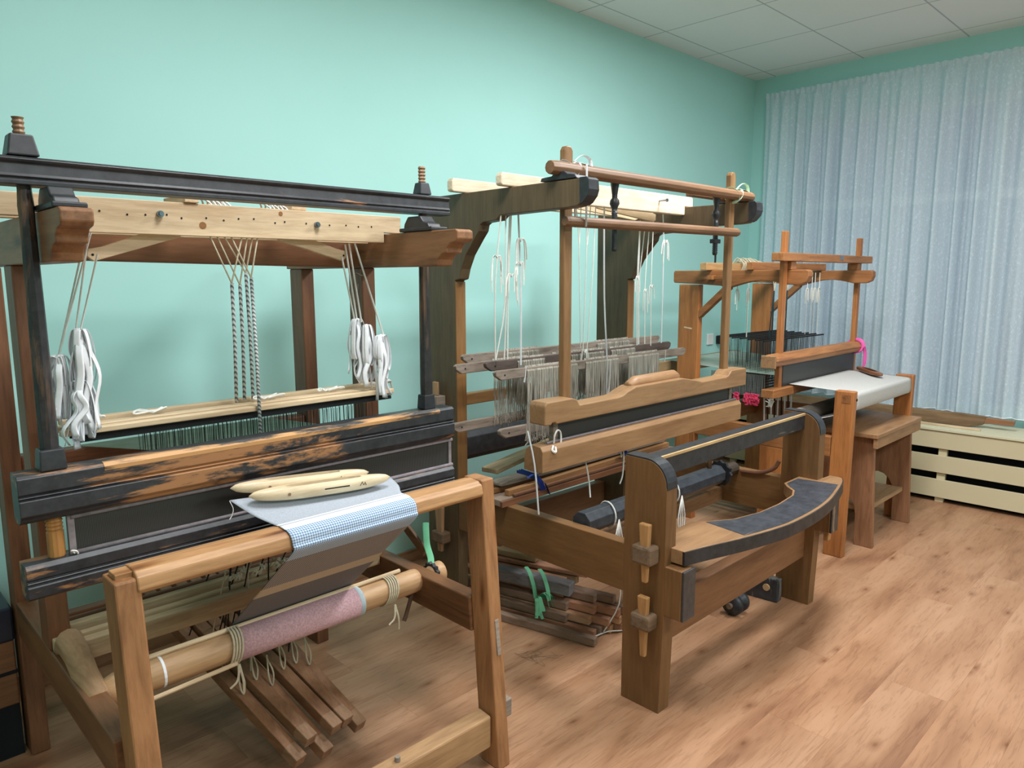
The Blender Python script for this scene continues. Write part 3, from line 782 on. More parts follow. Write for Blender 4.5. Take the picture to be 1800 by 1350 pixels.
# warp of the nearest loom
mb = MB(); R = random.Random(2)
for i in range(150):
    x = .70+.44*i/150; xb = .56+.60*i/150
    mb.tube([(x, 1.745, .895), (x, 1.86, .938), (xb, 2.41, .889)], .0014, 3, cap=False)
build('warp_threads', mb, WARP, None, loc=(.9, 2.0, .87), label='fine pale green warp threads running back inside the nearest loom', category='warp threads', kind='stuff')
ck = MB().tube(curve([(1.30, 1.99, 1.40), (1.285, 1.98, 1.385), (1.262, 1.99, 1.39), (1.255, 2.0, 1.32), (1.262, 2.0, 1.30)], 5), .003, 5)
ck.tube(curve([(1.275, 1.99, 1.36), (1.262, 2.0, 1.25), (1.268, 2.0, 1.18), (1.283, 2.0, 1.10)], 5), .0022, 5)
build('string', ck, wood((120, 110, 88), 'z', key='string'), None, loc=(1.29, 2.0, 1.3), label='loose brown string looped round the top of the right middle post of the nearest loom', category='string')

# woven cloth over the breast beam
def cloth1():
    path = [(1.612, 0), (1.575, .5), (1.535, 1)]
    rows = []   # (y, z, x0, x1, material)
    def add(y, z, x0, x1, m): rows.append((V(x0[0], y[0], z[0]), V(x1[0], y[1], z[1]), m))
    LE = [(.668, 1.608, .874), (.700, 1.56, .842), (.727, 1.518, .8245), (.730, 1.485, .8245), (.732, 1.458, .8190), (.733, 1.4465, .808), (.734, 1.4435, .792), (.735, 1.4435, .778), (.732, 1.50, .728), (.727, 1.60, .640), (.722, 1.68, .570), (.718, 1.755, .504), (.716, 1.782, .478)]
    RE = [(1.108, 1.600, .842), (1.098, 1.55, .832), (1.080, 1.515, .8245), (1.078, 1.485, .8245), (1.077, 1.458, .8190), (1.077, 1.4465, .808), (1.077, 1.4435, .792), (1.077, 1.4435, .778), (1.077, 1.50, .728), (1.075, 1.60, .640), (1.074, 1.68, .570), (1.072, 1.755, .504), (1.072, 1.782, .478)]
    le = curve(LE, 4); re = curve(RE, 4)
    n = 40; mb = MB(); mb.uv = []
    L = 0; Ls = [0]
    for i in range(1, len(le)): L += (le[i]-le[i-1]).length; Ls.append(L)
    for i in range(len(le)):
        for k in range(n+1):
            p = le[i].lerp(re[i], k/n); mb.v.append(tuple(p)); mb.uv.append((.35*k/n, Ls[i]))
    def mat_at(i):
        s = i/4
        if s < 2.25: return 0
        if s < 2.5: return 1
        if s < 2.75: return 0
        if s < 3.5: return 1
        if s < 7.75: return 2
        if s < 8.95: return 3
        if s < 9.35: return 4
        return 5
    for i in range(len(le)-1):
        for k in range(n):
            a = i*(n+1)+k; mb.f.append((a, a+1, a+n+2, a+n+1)); mb.mi.append(mat_at(i))
    mats = [plain('grey_cloth', (164, 170, 180), .9, var=.10, scale=260), plain('white_stripe', (240, 244, 248), .9, var=.03, scale=200),
            weave('blue_white_diamond_weave', (98, 124, 160), (204, 219, 235), 520, 520, .5, .28), weave('brown_grey_diamond_weave', (74, 66, 62), (176, 170, 168), 470, 470, .5, .2),
            plain('beige_band', (190, 172, 148), .9, var=.06, scale=200), weave('dark_grey_weave', (66, 62, 62), (140, 136, 136), 800, 700, .5, .25)]
    t = thing('woven_cloth', (.9, 1.48, .815), 'narrow blue, white and grey patterned cloth running over the nearest breast beam', 'cloth')
    o = build('cloth', mb, mats, t, smooth=True)
    sd = o.modifiers.new('thick', 'SOLIDIFY'); sd.thickness = .0012; sd.offset = 0
    rl = build('cloth_roll', MB().lathe([(0, .0375), (.001, .042), (.362, .042), (.363, .0375)], (.716, 1.74, .452), 'x', 36), plain('pink_grey_weave', (200, 160, 166), .9, var=.22, scale=210), t, smooth=True, label='rolled pink cloth')
    build('pale_end', MB().lathe([(0, .0423), (.014, .0423)], (1.066, 1.74, .452), 'x', 36), plain('pale_blue_edge', (176, 190, 196), .9), rl)
    th = MB().tube(curve([(.668, 1.608, .873), (.672, 1.60, .855), (.668, 1.60, .84), (.662, 1.6, .832)], 4), .0011, 4)
    build('loose_thread', th, CORDW, t)
    return t
cloth1()

def fixn(me):
    import bmesh
    bm = bmesh.new(); bm.from_mesh(me); bmesh.ops.recalc_face_normals(bm, faces=bm.faces); bm.to_mesh(me); bm.free()

def shuttle(p, q, w, h, mat, label, slots=True, group=None):
    """boat shuttle between p and q with a hollow and a slot"""
    p = Vector(p); q = Vector(q); d = q-p; L = d.length; d.normalize(); sd = d.cross(V(0, 0, 1)).normalized(); up = sd.cross(d)
    t = thing('weaving_shuttle', (p+q)/2-up*h/2, label, 'shuttle', group)
    n = 28; m = 12; vs = []; mb = MB()
    for i in range(n+1):
        s = i/n; e = abs(2*s-1); k = (1-e**3.2)**.62+.05; rise = .10*h*e**3
        c = p+d*L*s
        for j in range(m):
            a = 2*PI*j/m; cx = math.copysign(abs(math.cos(a))**.6, math.cos(a)); cz = math.copysign(abs(math.sin(a))**.6, math.sin(a))
            vs.append(c+sd*cx*w/2*k+up*(cz*h/2*(k*.8+.2*min(1, k*2))+rise))
    fs = [(i*m+j, i*m+(j+1) % m, (i+1)*m+(j+1) % m, (i+1)*m+j) for i in range(n) for j in range(m)]
    fs += [tuple(range(m))[::-1], tuple(range(n*m, n*m+m))]
    mb.add(vs, fs); b = build('body', mb, mat, t, smooth=True); fixn(b.data)
    # hollow: boolean cut
    cu = MB(); c = (p+q)/2+up*h*.42
    ring = []
    for k in range(24):
        a = 2*PI*k/24; xx = math.copysign(abs(math.cos(a))**.55, math.cos(a)); yy = math.sin(a)
        ring.append(c+d*xx*L*.27+sd*yy*w*.31)
    vs = [r-up*h*.75 for r in ring]+[r+up*h*.5 for r in ring]
    cu.add(vs, [tuple(range(24))[::-1], tuple(range(24, 48))]+[(i, (i+1) % 24, (i+1) % 24+24, i+24) for i in range(24)])
    me = bpy.data.meshes.new('cut'); me.from_pydata([tuple(v) for v in cu.v], [], cu.f)
    fixn(me)
    co = bpy.data.objects.new('cut', me); C.objects.link(co)
    # apply boolean now so no helper stays in the scene
    md = b.modifiers.new('hollow', 'BOOLEAN'); md.object = co; md.operation = 'DIFFERENCE'; md.solver = 'EXACT'
    bpy.context.view_layer.update()
    dg = bpy.context.evaluated_depsgraph_get()
    nm = bpy.data.meshes.new_from_object(b.evaluated_get(dg)); b.modifiers.clear(); b.data = nm
    bpy.data.objects.remove(co)
    if slots:
        f = sd if (sd.y < 0) else -sd
        s1 = c-up*h*.42+f*(w*.5)
        build('thread_slot', MB().beam(s1-d*L*.02+up*h*.02, s1+d*L*.16+up*h*.02, .002, .003), M['dark'], t)
        zz = MB(); e = s1+d*L*.26
        zz.tube([e-d*.008-up*.004, e-d*.002+up*.006, e+d*.002-up*.003, e+d*.006+up*.004, e+d*.009-up*.004], .0009, 4)
        build('thread_hook', zz, M['dark'], t)
        build('round_inset', MB().lathe([(0, .004), (-.0006, .004)], s1-d*L*.26, 'y', 8), wood((150, 120, 90), 'x', key='inset'), t)
    build('spindle', MB().tube([c-up*h*.5-d*L*.21, c-up*h*.4+d*L*.17], .0022, 6), STEEL, t)
    return t
shuttle((.677, 1.622, .894), (1.034, 1.594, .870), .040, .032, SHUT, 'pale birch boat shuttle lying behind the other on the patterned cloth', True, 'birch shuttles on the patterned cloth')
shuttle((.702, 1.582, .878), (1.072, 1.552, .858), .040, .034, SHUT, 'pale birch boat shuttle lying in front on the patterned cloth, thread slot facing out', True, 'birch shuttles on the patterned cloth')

# objects at the far left edge, behind the nearest loom
t = thing('storage_box', (.1, 2.5, 0), 'dark navy box with brown lower drawers at the far left edge behind the nearest loom', 'box')
build('drawer_base', MB().box(-.25, .352, 2.40, 2.72, .16, .355), W1dx, t, bevel=.005)
build('plinth', MB().box(-.24, .350, 2.405, 2.70, 0, .16), M['dark'], t)
build('dark_gap_line', MB().box(-.25, .3525, 2.398, 2.41, .255, .265), M['dark'], t)
build('navy_case', MB().box(-.25, .354, 2.395, 2.72, .355, .455), plain('navy_paint', (24, 34, 52), .4), t, bevel=.006)
# ================================================================ LOOM 2 (middle)
def loom2():
    t = thing('floor_loom', (2.4, 1.8, 0), 'middle ochre brown wooden floor loom with black curved front board and black octagonal roller', 'loom')
    for (x0, x1, left) in ((1.83, 1.888, True), (2.935, 2.990, False)):
        # front upright: plank with rounded top front corner
        pts = [(1.352, 0), (1.352, .822)]
        for k in range(9):
            a = PI/2*(1-k/8); pts.append((1.272-.074*math.cos(a), .742+.078*math.sin(a)))
        pts += [(1.196, .742), (1.196, .30), (1.206, 0)]
        up = build('front_upright', MB().prism(pts, 'x', x0, x1), W2z, t, bevel=.003)
        arc = []
        for k in range(9):
            a = PI/2*(1-k/8); arc.append((1.272-.074*math.cos(a), .742+.078*math.sin(a)))
        inner = [(y*1.0+(1.272-y)*.03, z-.0) for y, z in arc]
        outer = [(1.272-.078*math.cos(PI/2*(1-k/8)), .742+.083*math.sin(PI/2*(1-k/8))) for k in range(9)]
        build('curved_capping', MB().prism([(1.352, .8225), (1.352, .826)]+outer+[(1.194, .736), (1.1985, .736)]+arc[::-1], 'x', x0+.002, x1-.002), BLKs, up)
        # inner black face strip on the front edge
        build('yoke_bracket', MB().box(x0, x1, 1.135, 1.197, .335, .495), W2z, t, bevel=.003)
        build('bracket_face', MB().box(x0+.001, x1+.010, 1.127, 1.1345, .335, .495), painted('worn_black_bracket', (46, 46, 48), (130, 110, 86), 'z', .60), t, bevel=.002)
        # side rail
        build('side_rail', MB().box(x0, x0+.045, 1.352, 2.175, .368, .530), W2y, t, bevel=.003)
        # rear post with corbelled cape
        cp = [(2.37, 0), (2.37, 1.69), (1.53, 1.692), (1.520, 1.685), (1.516, 1.655), (1.522, 1.638), (1.540, 1.618), (1.565, 1.606), (1.60, 1.603), (1.925, 1.598), (1.945, 1.582), (2.015, 1.578), (2.030, 1.570), (2.036, 1.548), (2.062, 1.520), (2.112, 1.462), (2.140, 1.410), (2.152, 1.372), (2.178, 1.366), (2.178, 0)]
        build('post_and_cape', MB().prism(cp, 'x', x0, x0+.050), W2d if left else W2d, t, bevel=.003)
        build('lit_front_face', MB().box(x0+.001, x0+.0495, 2.174, 2.1785, .56, 1.362), wood((150, 108, 64), 'z', dark=.8, rings=.7, key='ochre_lit'), t)  # lighter skin on the post front: light falling there is put into its colour
        build('black_cape_tip', MB().prism([(1.527, 1.6945), (1.517, 1.687), (1.5135, 1.655), (1.520, 1.636), (1.539, 1.6155), (1.554, 1.6085), (1.556, 1.6945)], 'x', x0-.001, x0+.051), BLKs, t, bevel=.002)
    # tenons with wedges on the left upright (outside) and right
    for (z, s, wz0, wz1) in ((.530, .030, .440, .630), (.312, .025, .195, .395)):
        build('through_tenon', MB().box(1.776, 1.83, 1.214, 1.286, z-s, z+s), wood((122, 98, 76), 'x', rough=.8, key='tenon_weathered'), t, bevel=.009)
        build('wedge', MB().hexa([(1.790, 1.236, wz0), (1.806, 1.236, wz0), (1.806, 1.254, wz0), (1.790, 1.254, wz0), (1.786, 1.228, wz1), (1.806, 1.228, wz1), (1.806, 1.266, wz1), (1.786, 1.266, wz1)]), wood((190, 142, 92), 'z', dark=.8, key='wedge'), t, bevel=.004)
    build('through_tenon', MB().box(1.785, 1.83, 2.225, 2.30, .30, .345), wood((122, 98, 76), 'x', rough=.8, key='tenon_weathered'), t, bevel=.006)
    build('wedge', MB().hexa([(1.798, 2.25, .26), (1.812, 2.25, .26), (1.812, 2.275, .26), (1.798, 2.275, .26), (1.798, 2.24, .45), (1.812, 2.24, .45), (1.812, 2.29, .45), (1.798, 2.29, .45)]), wood((180, 140, 104), 'z', dark=.8, key='wedge'), t, bevel=.003)
    build('through_tenon', MB().box(1.785, 1.83, 2.245, 2.30, .86, .91), GREYW, t, bevel=.004)
    build('wedge', MB().box(1.800, 1.812, 2.262, 2.292, .91, .965), wood((180, 140, 104), 'z', dark=.8, key='wedge'), t, bevel=.003)
    build('peg', MB().box(2.99, 3.02, 1.16, 1.18, .28, .33), wood((190, 142, 92), 'z', dark=.8, key='wedge'), t, bevel=.002)
    # breast beam black with worn edge
    build('breast_beam', MB().box(1.875, 2.945, 1.262, 1.318, .752, .818), BLKs, t, bevel=.003)
    build('worn_edge', MB().box(1.89, 2.94, 1.2605, 1.268, .811, .8195), wood((206, 170, 120), 'x', dark=.7, key='bare_edge'), t)
    # lower front bar
    build('front_crossbar', MB().box(1.888, 2.938, 1.235, 1.285, .205, .352), wood((128, 88, 56), 'x', dark=.8, key='brown'), t, bevel=.004)
    # curved front board
    F = [(1.862, 1.150), (1.947, 1.128), (2.123, 1.078), (2.30, 1.042), (2.42, 1.034), (2.56, 1.036), (2.70, 1.050), (2.84, 1.078), (2.95, 1.105), (3.02, 1.128), (3.045, 1.150), (3.045, 1.19)]
    B = [(2.99, 1.195), (2.99, 1.275), (2.80, 1.275), (2.76, 1.245), (2.725, 1.205), (2.66, 1.178), (2.52, 1.166), (2.38, 1.170), (2.25, 1.198), (2.16, 1.250), (2.12, 1.283), (1.888, 1.283), (1.888, 1.197), (1.862, 1.197)]
    fc = [tuple(p)[:2] for p in curve([(a, b, 0) for a, b in F], 4)]
    yk = build('curved_front_board', MB().prism(fc+B, 'z', .502, .548), CAP2, t, bevel=.002)
    # black centre paint on top and black edge band
    F2 = [p for p in fc if 2.12 < p[0] < 2.93]
    F2 = [(x, y+.010) for x, y in F2]
    B2 = [(2.90, 1.262), (2.80, 1.262), (2.768, 1.238), (2.73, 1.198), (2.66, 1.170), (2.52, 1.158), (2.38, 1.162), (2.25, 1.189), (2.15, 1.245)]
    build('black_centre', MB().prism(F2+B2, 'z', .548, .5492), painted('worn_black_centre', (46, 49, 55), (150, 126, 96), 'x', .62, soft=.1), yk)
    eb = MB(); n = len(fc)
    vs = []
    for (x, y) in fc:
        vs += [(x, y-.004, .502), (x, y-.004, .546), (x, y+.004, .546), (x, y+.004, .502)]
    fs = []
    for i in range(n-1):
        for k in range(4): fs.append((i*4+k, i*4+(k+1) % 4, i*4+4+(k+1) % 4, i*4+4+k))
    fs += [(0, 1, 2, 3), (n*4-1, n*4-2, n*4-3, n*4-4)]
    eb.add(vs, fs); build('black_edge_band', eb, BLKs, yk)
    # rear crossbars and black warp beam
    build('rear_crossbar', MB().box(1.88, 2.935, 2.30, 2.345, .165, .322), wood((110, 78, 50), 'x', dark=.8, key='brown_dark'), t, bevel=.004)
    build('rear_crossbar', MB().box(1.88, 2.935, 2.335, 2.37, .835, .885), W2x, t, bevel=.004)
    build('lower_crossbar', MB().box(1.876, 2.935, 1.62, 1.665, .37, .43), wood((134, 98, 66), 'x', key='brown'), t, bevel=.004)
    wb = [(2.372, .60), (2.372, .68), (2.392, .705), (2.47, .705), (2.49, .68), (2.49, .60), (2.47, .578), (2.392, .578)]
    build('warp_beam', MB().prism(wb, 'x', 1.80, 3.02), BLKs, t, bevel=.003)
    # black octagonal cloth roller with pegs, cord loops and ratchet
    oc = [(1.575+.043*math.cos(PI/8+k*PI/4), .527+.043*math.sin(PI/8+k*PI/4)) for k in range(8)]
    r_ = build('cloth_roller', MB().prism(oc, 'x', 1.882, 2.80), painted('worn_black_roller', (42, 46, 52), (120, 112, 104), 'x', .66), t, bevel=.002)
    build('roller_neck', MB().lathe([(0, .03), (.14, .03)], (2.80, 1.575, .527), 'x', 14), wood((70, 58, 48), 'x', key='neck'), r_)
    rp = []
    for i in range(24):
        a = 2*PI*i/24; rr = .050 if i % 2 else .058; rp.append((1.575+math.cos(a)*rr, .527+math.sin(a)*rr))
    build('ratchet_wheel', MB().prism(rp, 'x', 2.815, 2.83), BLKs, r_)
    build('handle_peg', MB().lathe([(0, .010), (.06, .011), (.075, .009)], (2.73, 1.575, .565), 'z', 10), wood((150, 116, 84), 'z', key='peg'), r_, smooth=True)
    for x in (2.03, 2.44):
        cc = MB(); pts = []
        for j in range(21):
            a = 2*PI*j/20; pts.append((x+.012*math.cos(a), 1.575+math.cos(a)*.047, .527+math.sin(a)*.047))
        cc.tube(pts, .0028, 5)
        for k in range(4):
            dx = (k-1.5)*.010
            cc.tube(curve([(x+.01, 1.530, .515), (x+dx, 1.523, .47), (x+dx*1.6, 1.523, .42), (x+dx*.8, 1.525, .375-.01*k)], 4), .0026, 5)
        build('cord_loop', cc, CORDW, r_)
    # lever pawl at the right rail
    pw = MB().tube(curve([(2.925, 1.53, .525), (2.92, 1.44, .535), (2.925, 1.38, .565), (2.93, 1.36, .60)], 4), .009, 8)
    build('pawl_lever', pw, wood((104, 66, 46), 'y', key='pawl'), t)
    return t
loom2()

def turned(x, y, z1, name='turned_screw'):
    mb = MB(); pr = [(0, .016), (-.015, .0155), (-.05, .010), (-.062, .0095), (-.070, .016), (-.082, .018), (-.092, .013), (-.098, .0105), (-.11, .009)]
    zz = -.11; i = 0
    while zz > -.235:
        pr.append((zz, .0092+(.0022 if i % 2 else 0))); zz -= .004; i += 1
    pr.append((-.245, .008))
    mb.lathe([(h, r) for h, r in pr][::-1], (x, y, z1), 'z', 12); return mb

def beater2():
    t = thing('loom_beater', (2.31, 1.6, .98), 'brown beater with round top rods and turned black screws on the middle loom', 'loom beater')
    def rack(v):    # hangs askew: left end swung back inside the cape
        s = (2.868-v[0])/1.046; a = .044*s
        return (v[0]+a*v[0], v[1]+a*1.6, v[2]+a*(v[2]-1.38))
    RACK[0] = rack
    for i, x in enumerate((1.822, 2.868)):
        z1 = 1.795 if i == 0 else 1.812
        p = [(x-.020, .975), (x-.020, z1-.015), (x-.012, z1-.002), (x, z1), (x+.012, z1-.002), (x+.020, z1-.015), (x+.020, .975)]
        build('hanging_post', MB().prism(p, 'y', 1.592, 1.616), W2post, t, bevel=.004)
        RACK[0] = None
        build('rocker_block', MB().prism([(1.565, 1.694), (1.575, 1.706), (1.605, 1.710), (1.62, 1.720), (1.66, 1.720), (1.675, 1.708), (1.72, 1.706), (1.725, 1.694)], 'x', (1.828, 2.940)[i], (1.884, 2.986)[i]), BLKs, t, bevel=.002)
        RACK[0] = rack
        build('turned_screw', turned((2.072, 2.752)[i], 1.60, 1.712), BLKs, t, smooth=True)
    build('screw_nut', MB().box(2.728, 2.776, 1.588, 1.612, 1.515, 1.532), BLKs, t, bevel=.002)
    build('top_rod', MB().tube([(1.712, 1.575, 1.716), (1.74, 1.575, 1.7165), (2.98, 1.575, 1.716), (2.995, 1.575, 1.716)], [.021, .023, .021, .019], 10), wood((126, 92, 64), 'x', dark=.8, key='rod'), t, smooth=False, bevel=.002)
    build('lower_rod', MB().tube([(1.775, 1.566, 1.555), (1.79, 1.566, 1.555), (2.86, 1.566, 1.562), (2.875, 1.566, 1.562)], [.015, .018, .018, .014], 10), wood((126, 92, 64), 'x', dark=.8, key='rod'), t, smooth=False, bevel=.002)
    build('brace_board', MB().box(2.62, 3.02, 1.625, 1.665, 1.700, 1.735), wood((140, 102, 72), 'x', dark=.8, key='board'), t, bevel=.003)
    # white cotton tapes round the joints
    for i, x in enumerate((1.822, 2.868)):
        mb = MB()
        for k in range(2):
            pts = []
            for j in range(17):
                a = 2*PI*j/16; pts.append((x+(.012 if k else -.012)+.018*math.sin(a)*(1 if k else -1), 1.590+math.cos(a)*.032, 1.716+math.sin(a)*.030))
            ribbon(mb, pts, .0055, .0014)
        ribbon(mb, curve([(x+.01, 1.58, 1.745), (x+.035, 1.57, 1.765), (x+.075, 1.57, 1.76), (x+.085, 1.57, 1.735), (x+.055, 1.57, 1.74), (x+.02, 1.575, 1.742)], 4), .007, .0014)
        if i == 0:
            ribbon(mb, [(x+.038, 1.548, 1.738), (x+.036, 1.545, 1.63), (x+.034, 1.545, 1.54)], .0045, .0012)
            ribbon(mb, [(x+.036, 1.604, 1.738), (x+.036, 1.60, 1.63), (x+.034, 1.59, 1.54)], .0045, .0012)
        build('joint_tape', mb, RIB if i == 0 else plain('pale_green_tape', (196, 224, 196), .8), t)
    # cap rail with shaped top and hand grip
    prof = [(1.665, .910), (1.665, .972), (1.675, .984), (1.80, .984), (1.822, .976), (1.835, .958), (2.045, .958), (2.075, .962), (2.10, .972), (2.15, .985), (2.46, .985), (2.50, .978), (2.56, .966), (2.60, .957), (2.79, .957), (2.81, .962), (2.835, .982), (2.955, .982), (2.962, .976), (2.962, .905), (2.80, .905), (1.72, .908), (1.715, .914), (1.70, .914), (1.695, .908)]
    cap = build('beater_cap', MB().prism(prof, 'y', 1.545, 1.618), CAP2, t, bevel=.005)
    gp = MB(); gp.tube([(2.155, 1.588, .978), (2.158, 1.588, .980), (2.20, 1.592, .990), (2.455, 1.592, .990), (2.478, 1.590, .982)], [.014, .020, .025, .025, .018], 14)
    build('hand_grip', gp, wood((166, 126, 88), 'x', dark=.85, key='grip'), cap, smooth=True)
    build('shuttle_race', MB().prism([(1.546, .756), (1.546, .826), (1.556, .840), (1.60, .843), (1.622, .828), (1.632, .800), (1.634, .756)], 'x', 1.655, 2.930), CAP2, t, bevel=.002)
    build('race_edge', MB().tube([(1.70, 1.572, .845), (2.925, 1.572, .845)], .005, 6), REEDROD, t)
    build('reed', MB().box(1.755, 2.875, 1.578, 1.590, .838, .915), REED, t)
    build('reed_end', MB().box(1.735, 1.757, 1.574, 1.594, .842, .912), GREYW, t); build('reed_end', MB().box(2.873, 2.893, 1.574, 1.594, .842, .912), GREYW, t)
    mb = MB().tube(curve([(1.725, 1.562, .842), (1.722, 1.555, .87), (1.735, 1.555, .885), (1.755, 1.56, .875), (1.758, 1.56, .845), (1.752, 1.56, .832)], 4), .003, 5)
    mb.tube(curve([(1.71, 1.55, .838), (1.70, 1.545, .825), (1.712, 1.54, .818), (1.72, 1.55, .832)], 4), .004, 5)
    build('reed_tie', mb, CORDW, t)
    RACK[0] = None
    for (x, z0) in ((1.742, .60), (2.005, .58), (2.20, .60)):
        pass
    return t
beater2()

def crossplank2(x0, x1, y0, y1, z0, z1, lab, bolts):
    t = thing('cross_plank', ((x0+x1)/2, y0, 1.69), lab, 'plank', 'pale planks across the middle loom')
    h = z1-1.692
    poly = [(x0+.006, 1.693), (x0, 1.70), (x0, z1-.012), (x0+.008, z1), (x1-.006, z1), (x1, z1-.008), (x1, 1.693), (x1-.065, 1.693), (x1-.065, z0), (1.885, z0), (1.885, 1.693)]
    build('board', MB().prism(poly, 'y', y0, y1), wood((240, 221, 194), 'x', dark=.88, light=1.06, rough=.6, key='new_pine'), t, bevel=.004)
    for (x, z, L) in bolts:
        mb = MB().lathe([(0, .0035), (-L, .0035), (-L-.001, .007), (-L-.008, .007)], (x, y0, z), 'y', 8); build('bolt', mb, STEEL, t)
crossplank2(1.782, 3.000, 1.865, 1.895, 1.655, 1.738, 'front rounded new pine plank across the top of the middle loom, with long bolts', [(2.205, 1.700, .02), (2.73, 1.705, .035)])
crossplank2(1.775, 2.990, 2.12, 2.15, 1.655, 1.742, 'rear rounded new pine plank across the top of the middle loom', [])
for (xa, xb, yy, zz, lb) in ((2.42, 2.835, 1.96, 1.635, 'front pale lever arm under the pine plank of the middle loom'), (2.34, 2.78, 2.02, 1.642, 'rear pale lever arm under the pine plank of the middle loom')):
    t = thing('jack_lever', (xa, yy, 1.65), lb, 'lever', 'jack levers of the middle loom')
    b = build('arm', MB().prism([(xa, 1.660), (xa, 1.692), (xb-.03, zz+.030), (xb, zz+.024), (xb, zz-.004), (xb-.02, zz-.010)], 'y', yy-.007, yy+.007), LATH, t, bevel=.002)

# harness of the middle loom: four weathered bars with grey linen heddles
def shaft2(i, y, z, x0, x1, clusters, label, mat, lowx, low=True, dark=False):
    t = thing('heddle_shaft', ((x0+x1)/2, y, z), label, 'heddle shaft', 'weathered heddle shafts of the middle loom')
    for (zz, xa, xb, nm) in ((z, x0, x1, 'upper_bar'), (z-.215, x0+lowx, x1-.05, 'lower_bar')):
        if nm == 'lower_bar' and not low: continue
        p = [(xa+.03, zz-.018), (xa+.004, zz-.002), (xa, zz+.012), (xa+.012, zz+.018), (xb-.012, zz+.018), (xb, zz+.010), (xb-.004, zz-.006), (xb-.02, zz-.018)]
        b = build(nm, MB().prism(p, 'y', y-.009, y+.009), mat, t, bevel=.003)
        build('peg_hole', MB().lathe([(0, .0035), (-.0008, .0035)], (xa+.045, y-.0092, zz), 'y', 8), M['dark'], b)
    R = random.Random(40+i)
    for (a, b, drop, dens) in clusters:
        hd = MB(); x = a
        while x < b:
            x += R.uniform(.6, 1.4)*dens
            w_ = R.uniform(-.005, .005); zb = z-drop+R.uniform(-.012, .012); xs = x*1.0
            pts = [(xs, y+.012, z+.004), (xs, y, z+.023), (xs, y-.012, z+.004), (xs+w_*.5, y-.013, z-.05), (xs+w_, y-.012+R.uniform(-.004, .004), z-.11), (xs-w_*.6, y-.010, z-.165), (xs+R.uniform(-.006, .006), y-.008, zb)]
            hd.tube(pts, R.uniform(.0012, .0022), 4, cap=False)
        # looped bottom fringe
        if drop > .2:
            for k in range(int((b-a)/.006)):
                xx = R.uniform(a, b); zb = z-drop+R.uniform(-.01, .014)
                hd.tube([(xx, y-.01, zb+.02), (xx+R.uniform(-.012, .012), y-.016, zb), (xx+R.uniform(-.012, .012), y-.008, zb-R.uniform(.0, .02)), (xx+R.uniform(-.012, .012), y-.012, zb+.012)], .0012, 3, cap=False)
        build('linen_heddles', hd, LINEN, t, kind='stuff')
    return t
shaft2(0, 1.880, 1.030, 1.755, 2.990, [(1.912, 2.196, .258, .0026), (2.250, 2.465, .20, .0028), (2.535, 2.76, .19, .0028)], 'front weathered heddle shaft of the middle loom with grey linen heddles', GREYW, .02)
shaft2(1, 1.940, 1.057, 1.764, 2.955, [(1.924, 2.07, .12, .0035), (2.23, 2.44, .10, .004), (2.49, 2.66, .10, .004)], 'second weathered dark heddle shaft of the middle loom, rounded end', DKGREY, .02, False)
shaft2(2, 2.010, 1.049, 1.680, 2.990, [(1.865, 2.05, .22, .0028), (2.20, 2.51, .20, .004)], 'third weathered heddle shaft of the middle loom, reaching furthest left', GREYW, -.02)
shaft2(3, 2.075, 1.073, 1.770, 3.060, [(2.00, 2.18, .20, .0035), (2.56, 2.80, .10, .004)], 'rearmost weathered heddle shaft of the middle loom', GREYW, .02, False)

# white cords of the middle loom, hanging from the planks to the shafts
def cord2(name, pts_list, r, label, flat=False, extra=None):
    t = thing('hanging_cord', pts_list[0][0], label, 'cord', 'white cords of the middle loom')
    mb = MB()
    for pts in pts_list:
        pp = curve(pts, 3) if len(pts) > 2 else pts
        if flat: ribbon(mb, pp, r, .0012)
        else: mb.tube(pp, r, 5)
    build('cord', mb, CORDW if not flat else RIB, t)
    if extra:
        mb = MB()
        for pts in extra: mb.tube(curve(pts, 4), .0024, 5)
        build('bow', mb, CORDW, t)
def bow(c, s, seed, n=4, drop=.09):
    R = random.Random(seed); c = V(*c); out = []
    for i in range(n):
        d = (-1 if i % 2 else 1)*R.uniform(.4, 1)*s
        out.append([c, c+V(d*.5, 0, .012), c+V(d, 0, -.01), c+V(d*1.2, 0, -drop*R.uniform(.5, 1.1))])
    return out
cord2('a', [[(1.848, 1.925, 1.679), (1.807, 1.925, 1.359), (1.805, 1.925, 1.081)], [(1.861, 1.925, 1.679), (1.855, 1.925, 1.294), (1.807, 1.925, 1.081)]], .0028, 'leftmost white cord tied with a bow on the middle loom, left end of the shafts', False, bow((1.818, 1.925, 1.444), .03, 1, 5, .12))
cord2('b', [[(1.904, 1.945, 1.679), (1.886, 1.945, 1.359), (1.868, 1.945, 1.070)], [(1.913, 1.945, 1.679), (1.892, 1.945, 1.359), (1.886, 1.945, 1.059)]], .0028, 'second white cord tied with a bow on the middle loom, left end of the shafts', False, bow((1.888, 1.925, 1.380), .03, 2, 5, .10))
cord2('c', [[(1.920, 1.925, 1.679), (1.926, 1.915, 1.348), (1.898, 1.887, 1.057)], [(1.909, 1.873, 1.053), (1.902, 1.873, 0.994)]], .0048, 'broad white tape holding the left end of the front weathered heddle shaft', True, bow((1.926, 1.915, 1.508), .035, 3, 5, .12)+bow((1.926, 1.915, 1.423), .03, 4, 4, .1))
cord2('d', [[(1.742, 1.70, .86), (1.735, 1.66, .75), (1.735, 1.64, .58)]], .0042, 'white tape hanging below the grey heddles down to the shelf board', True)
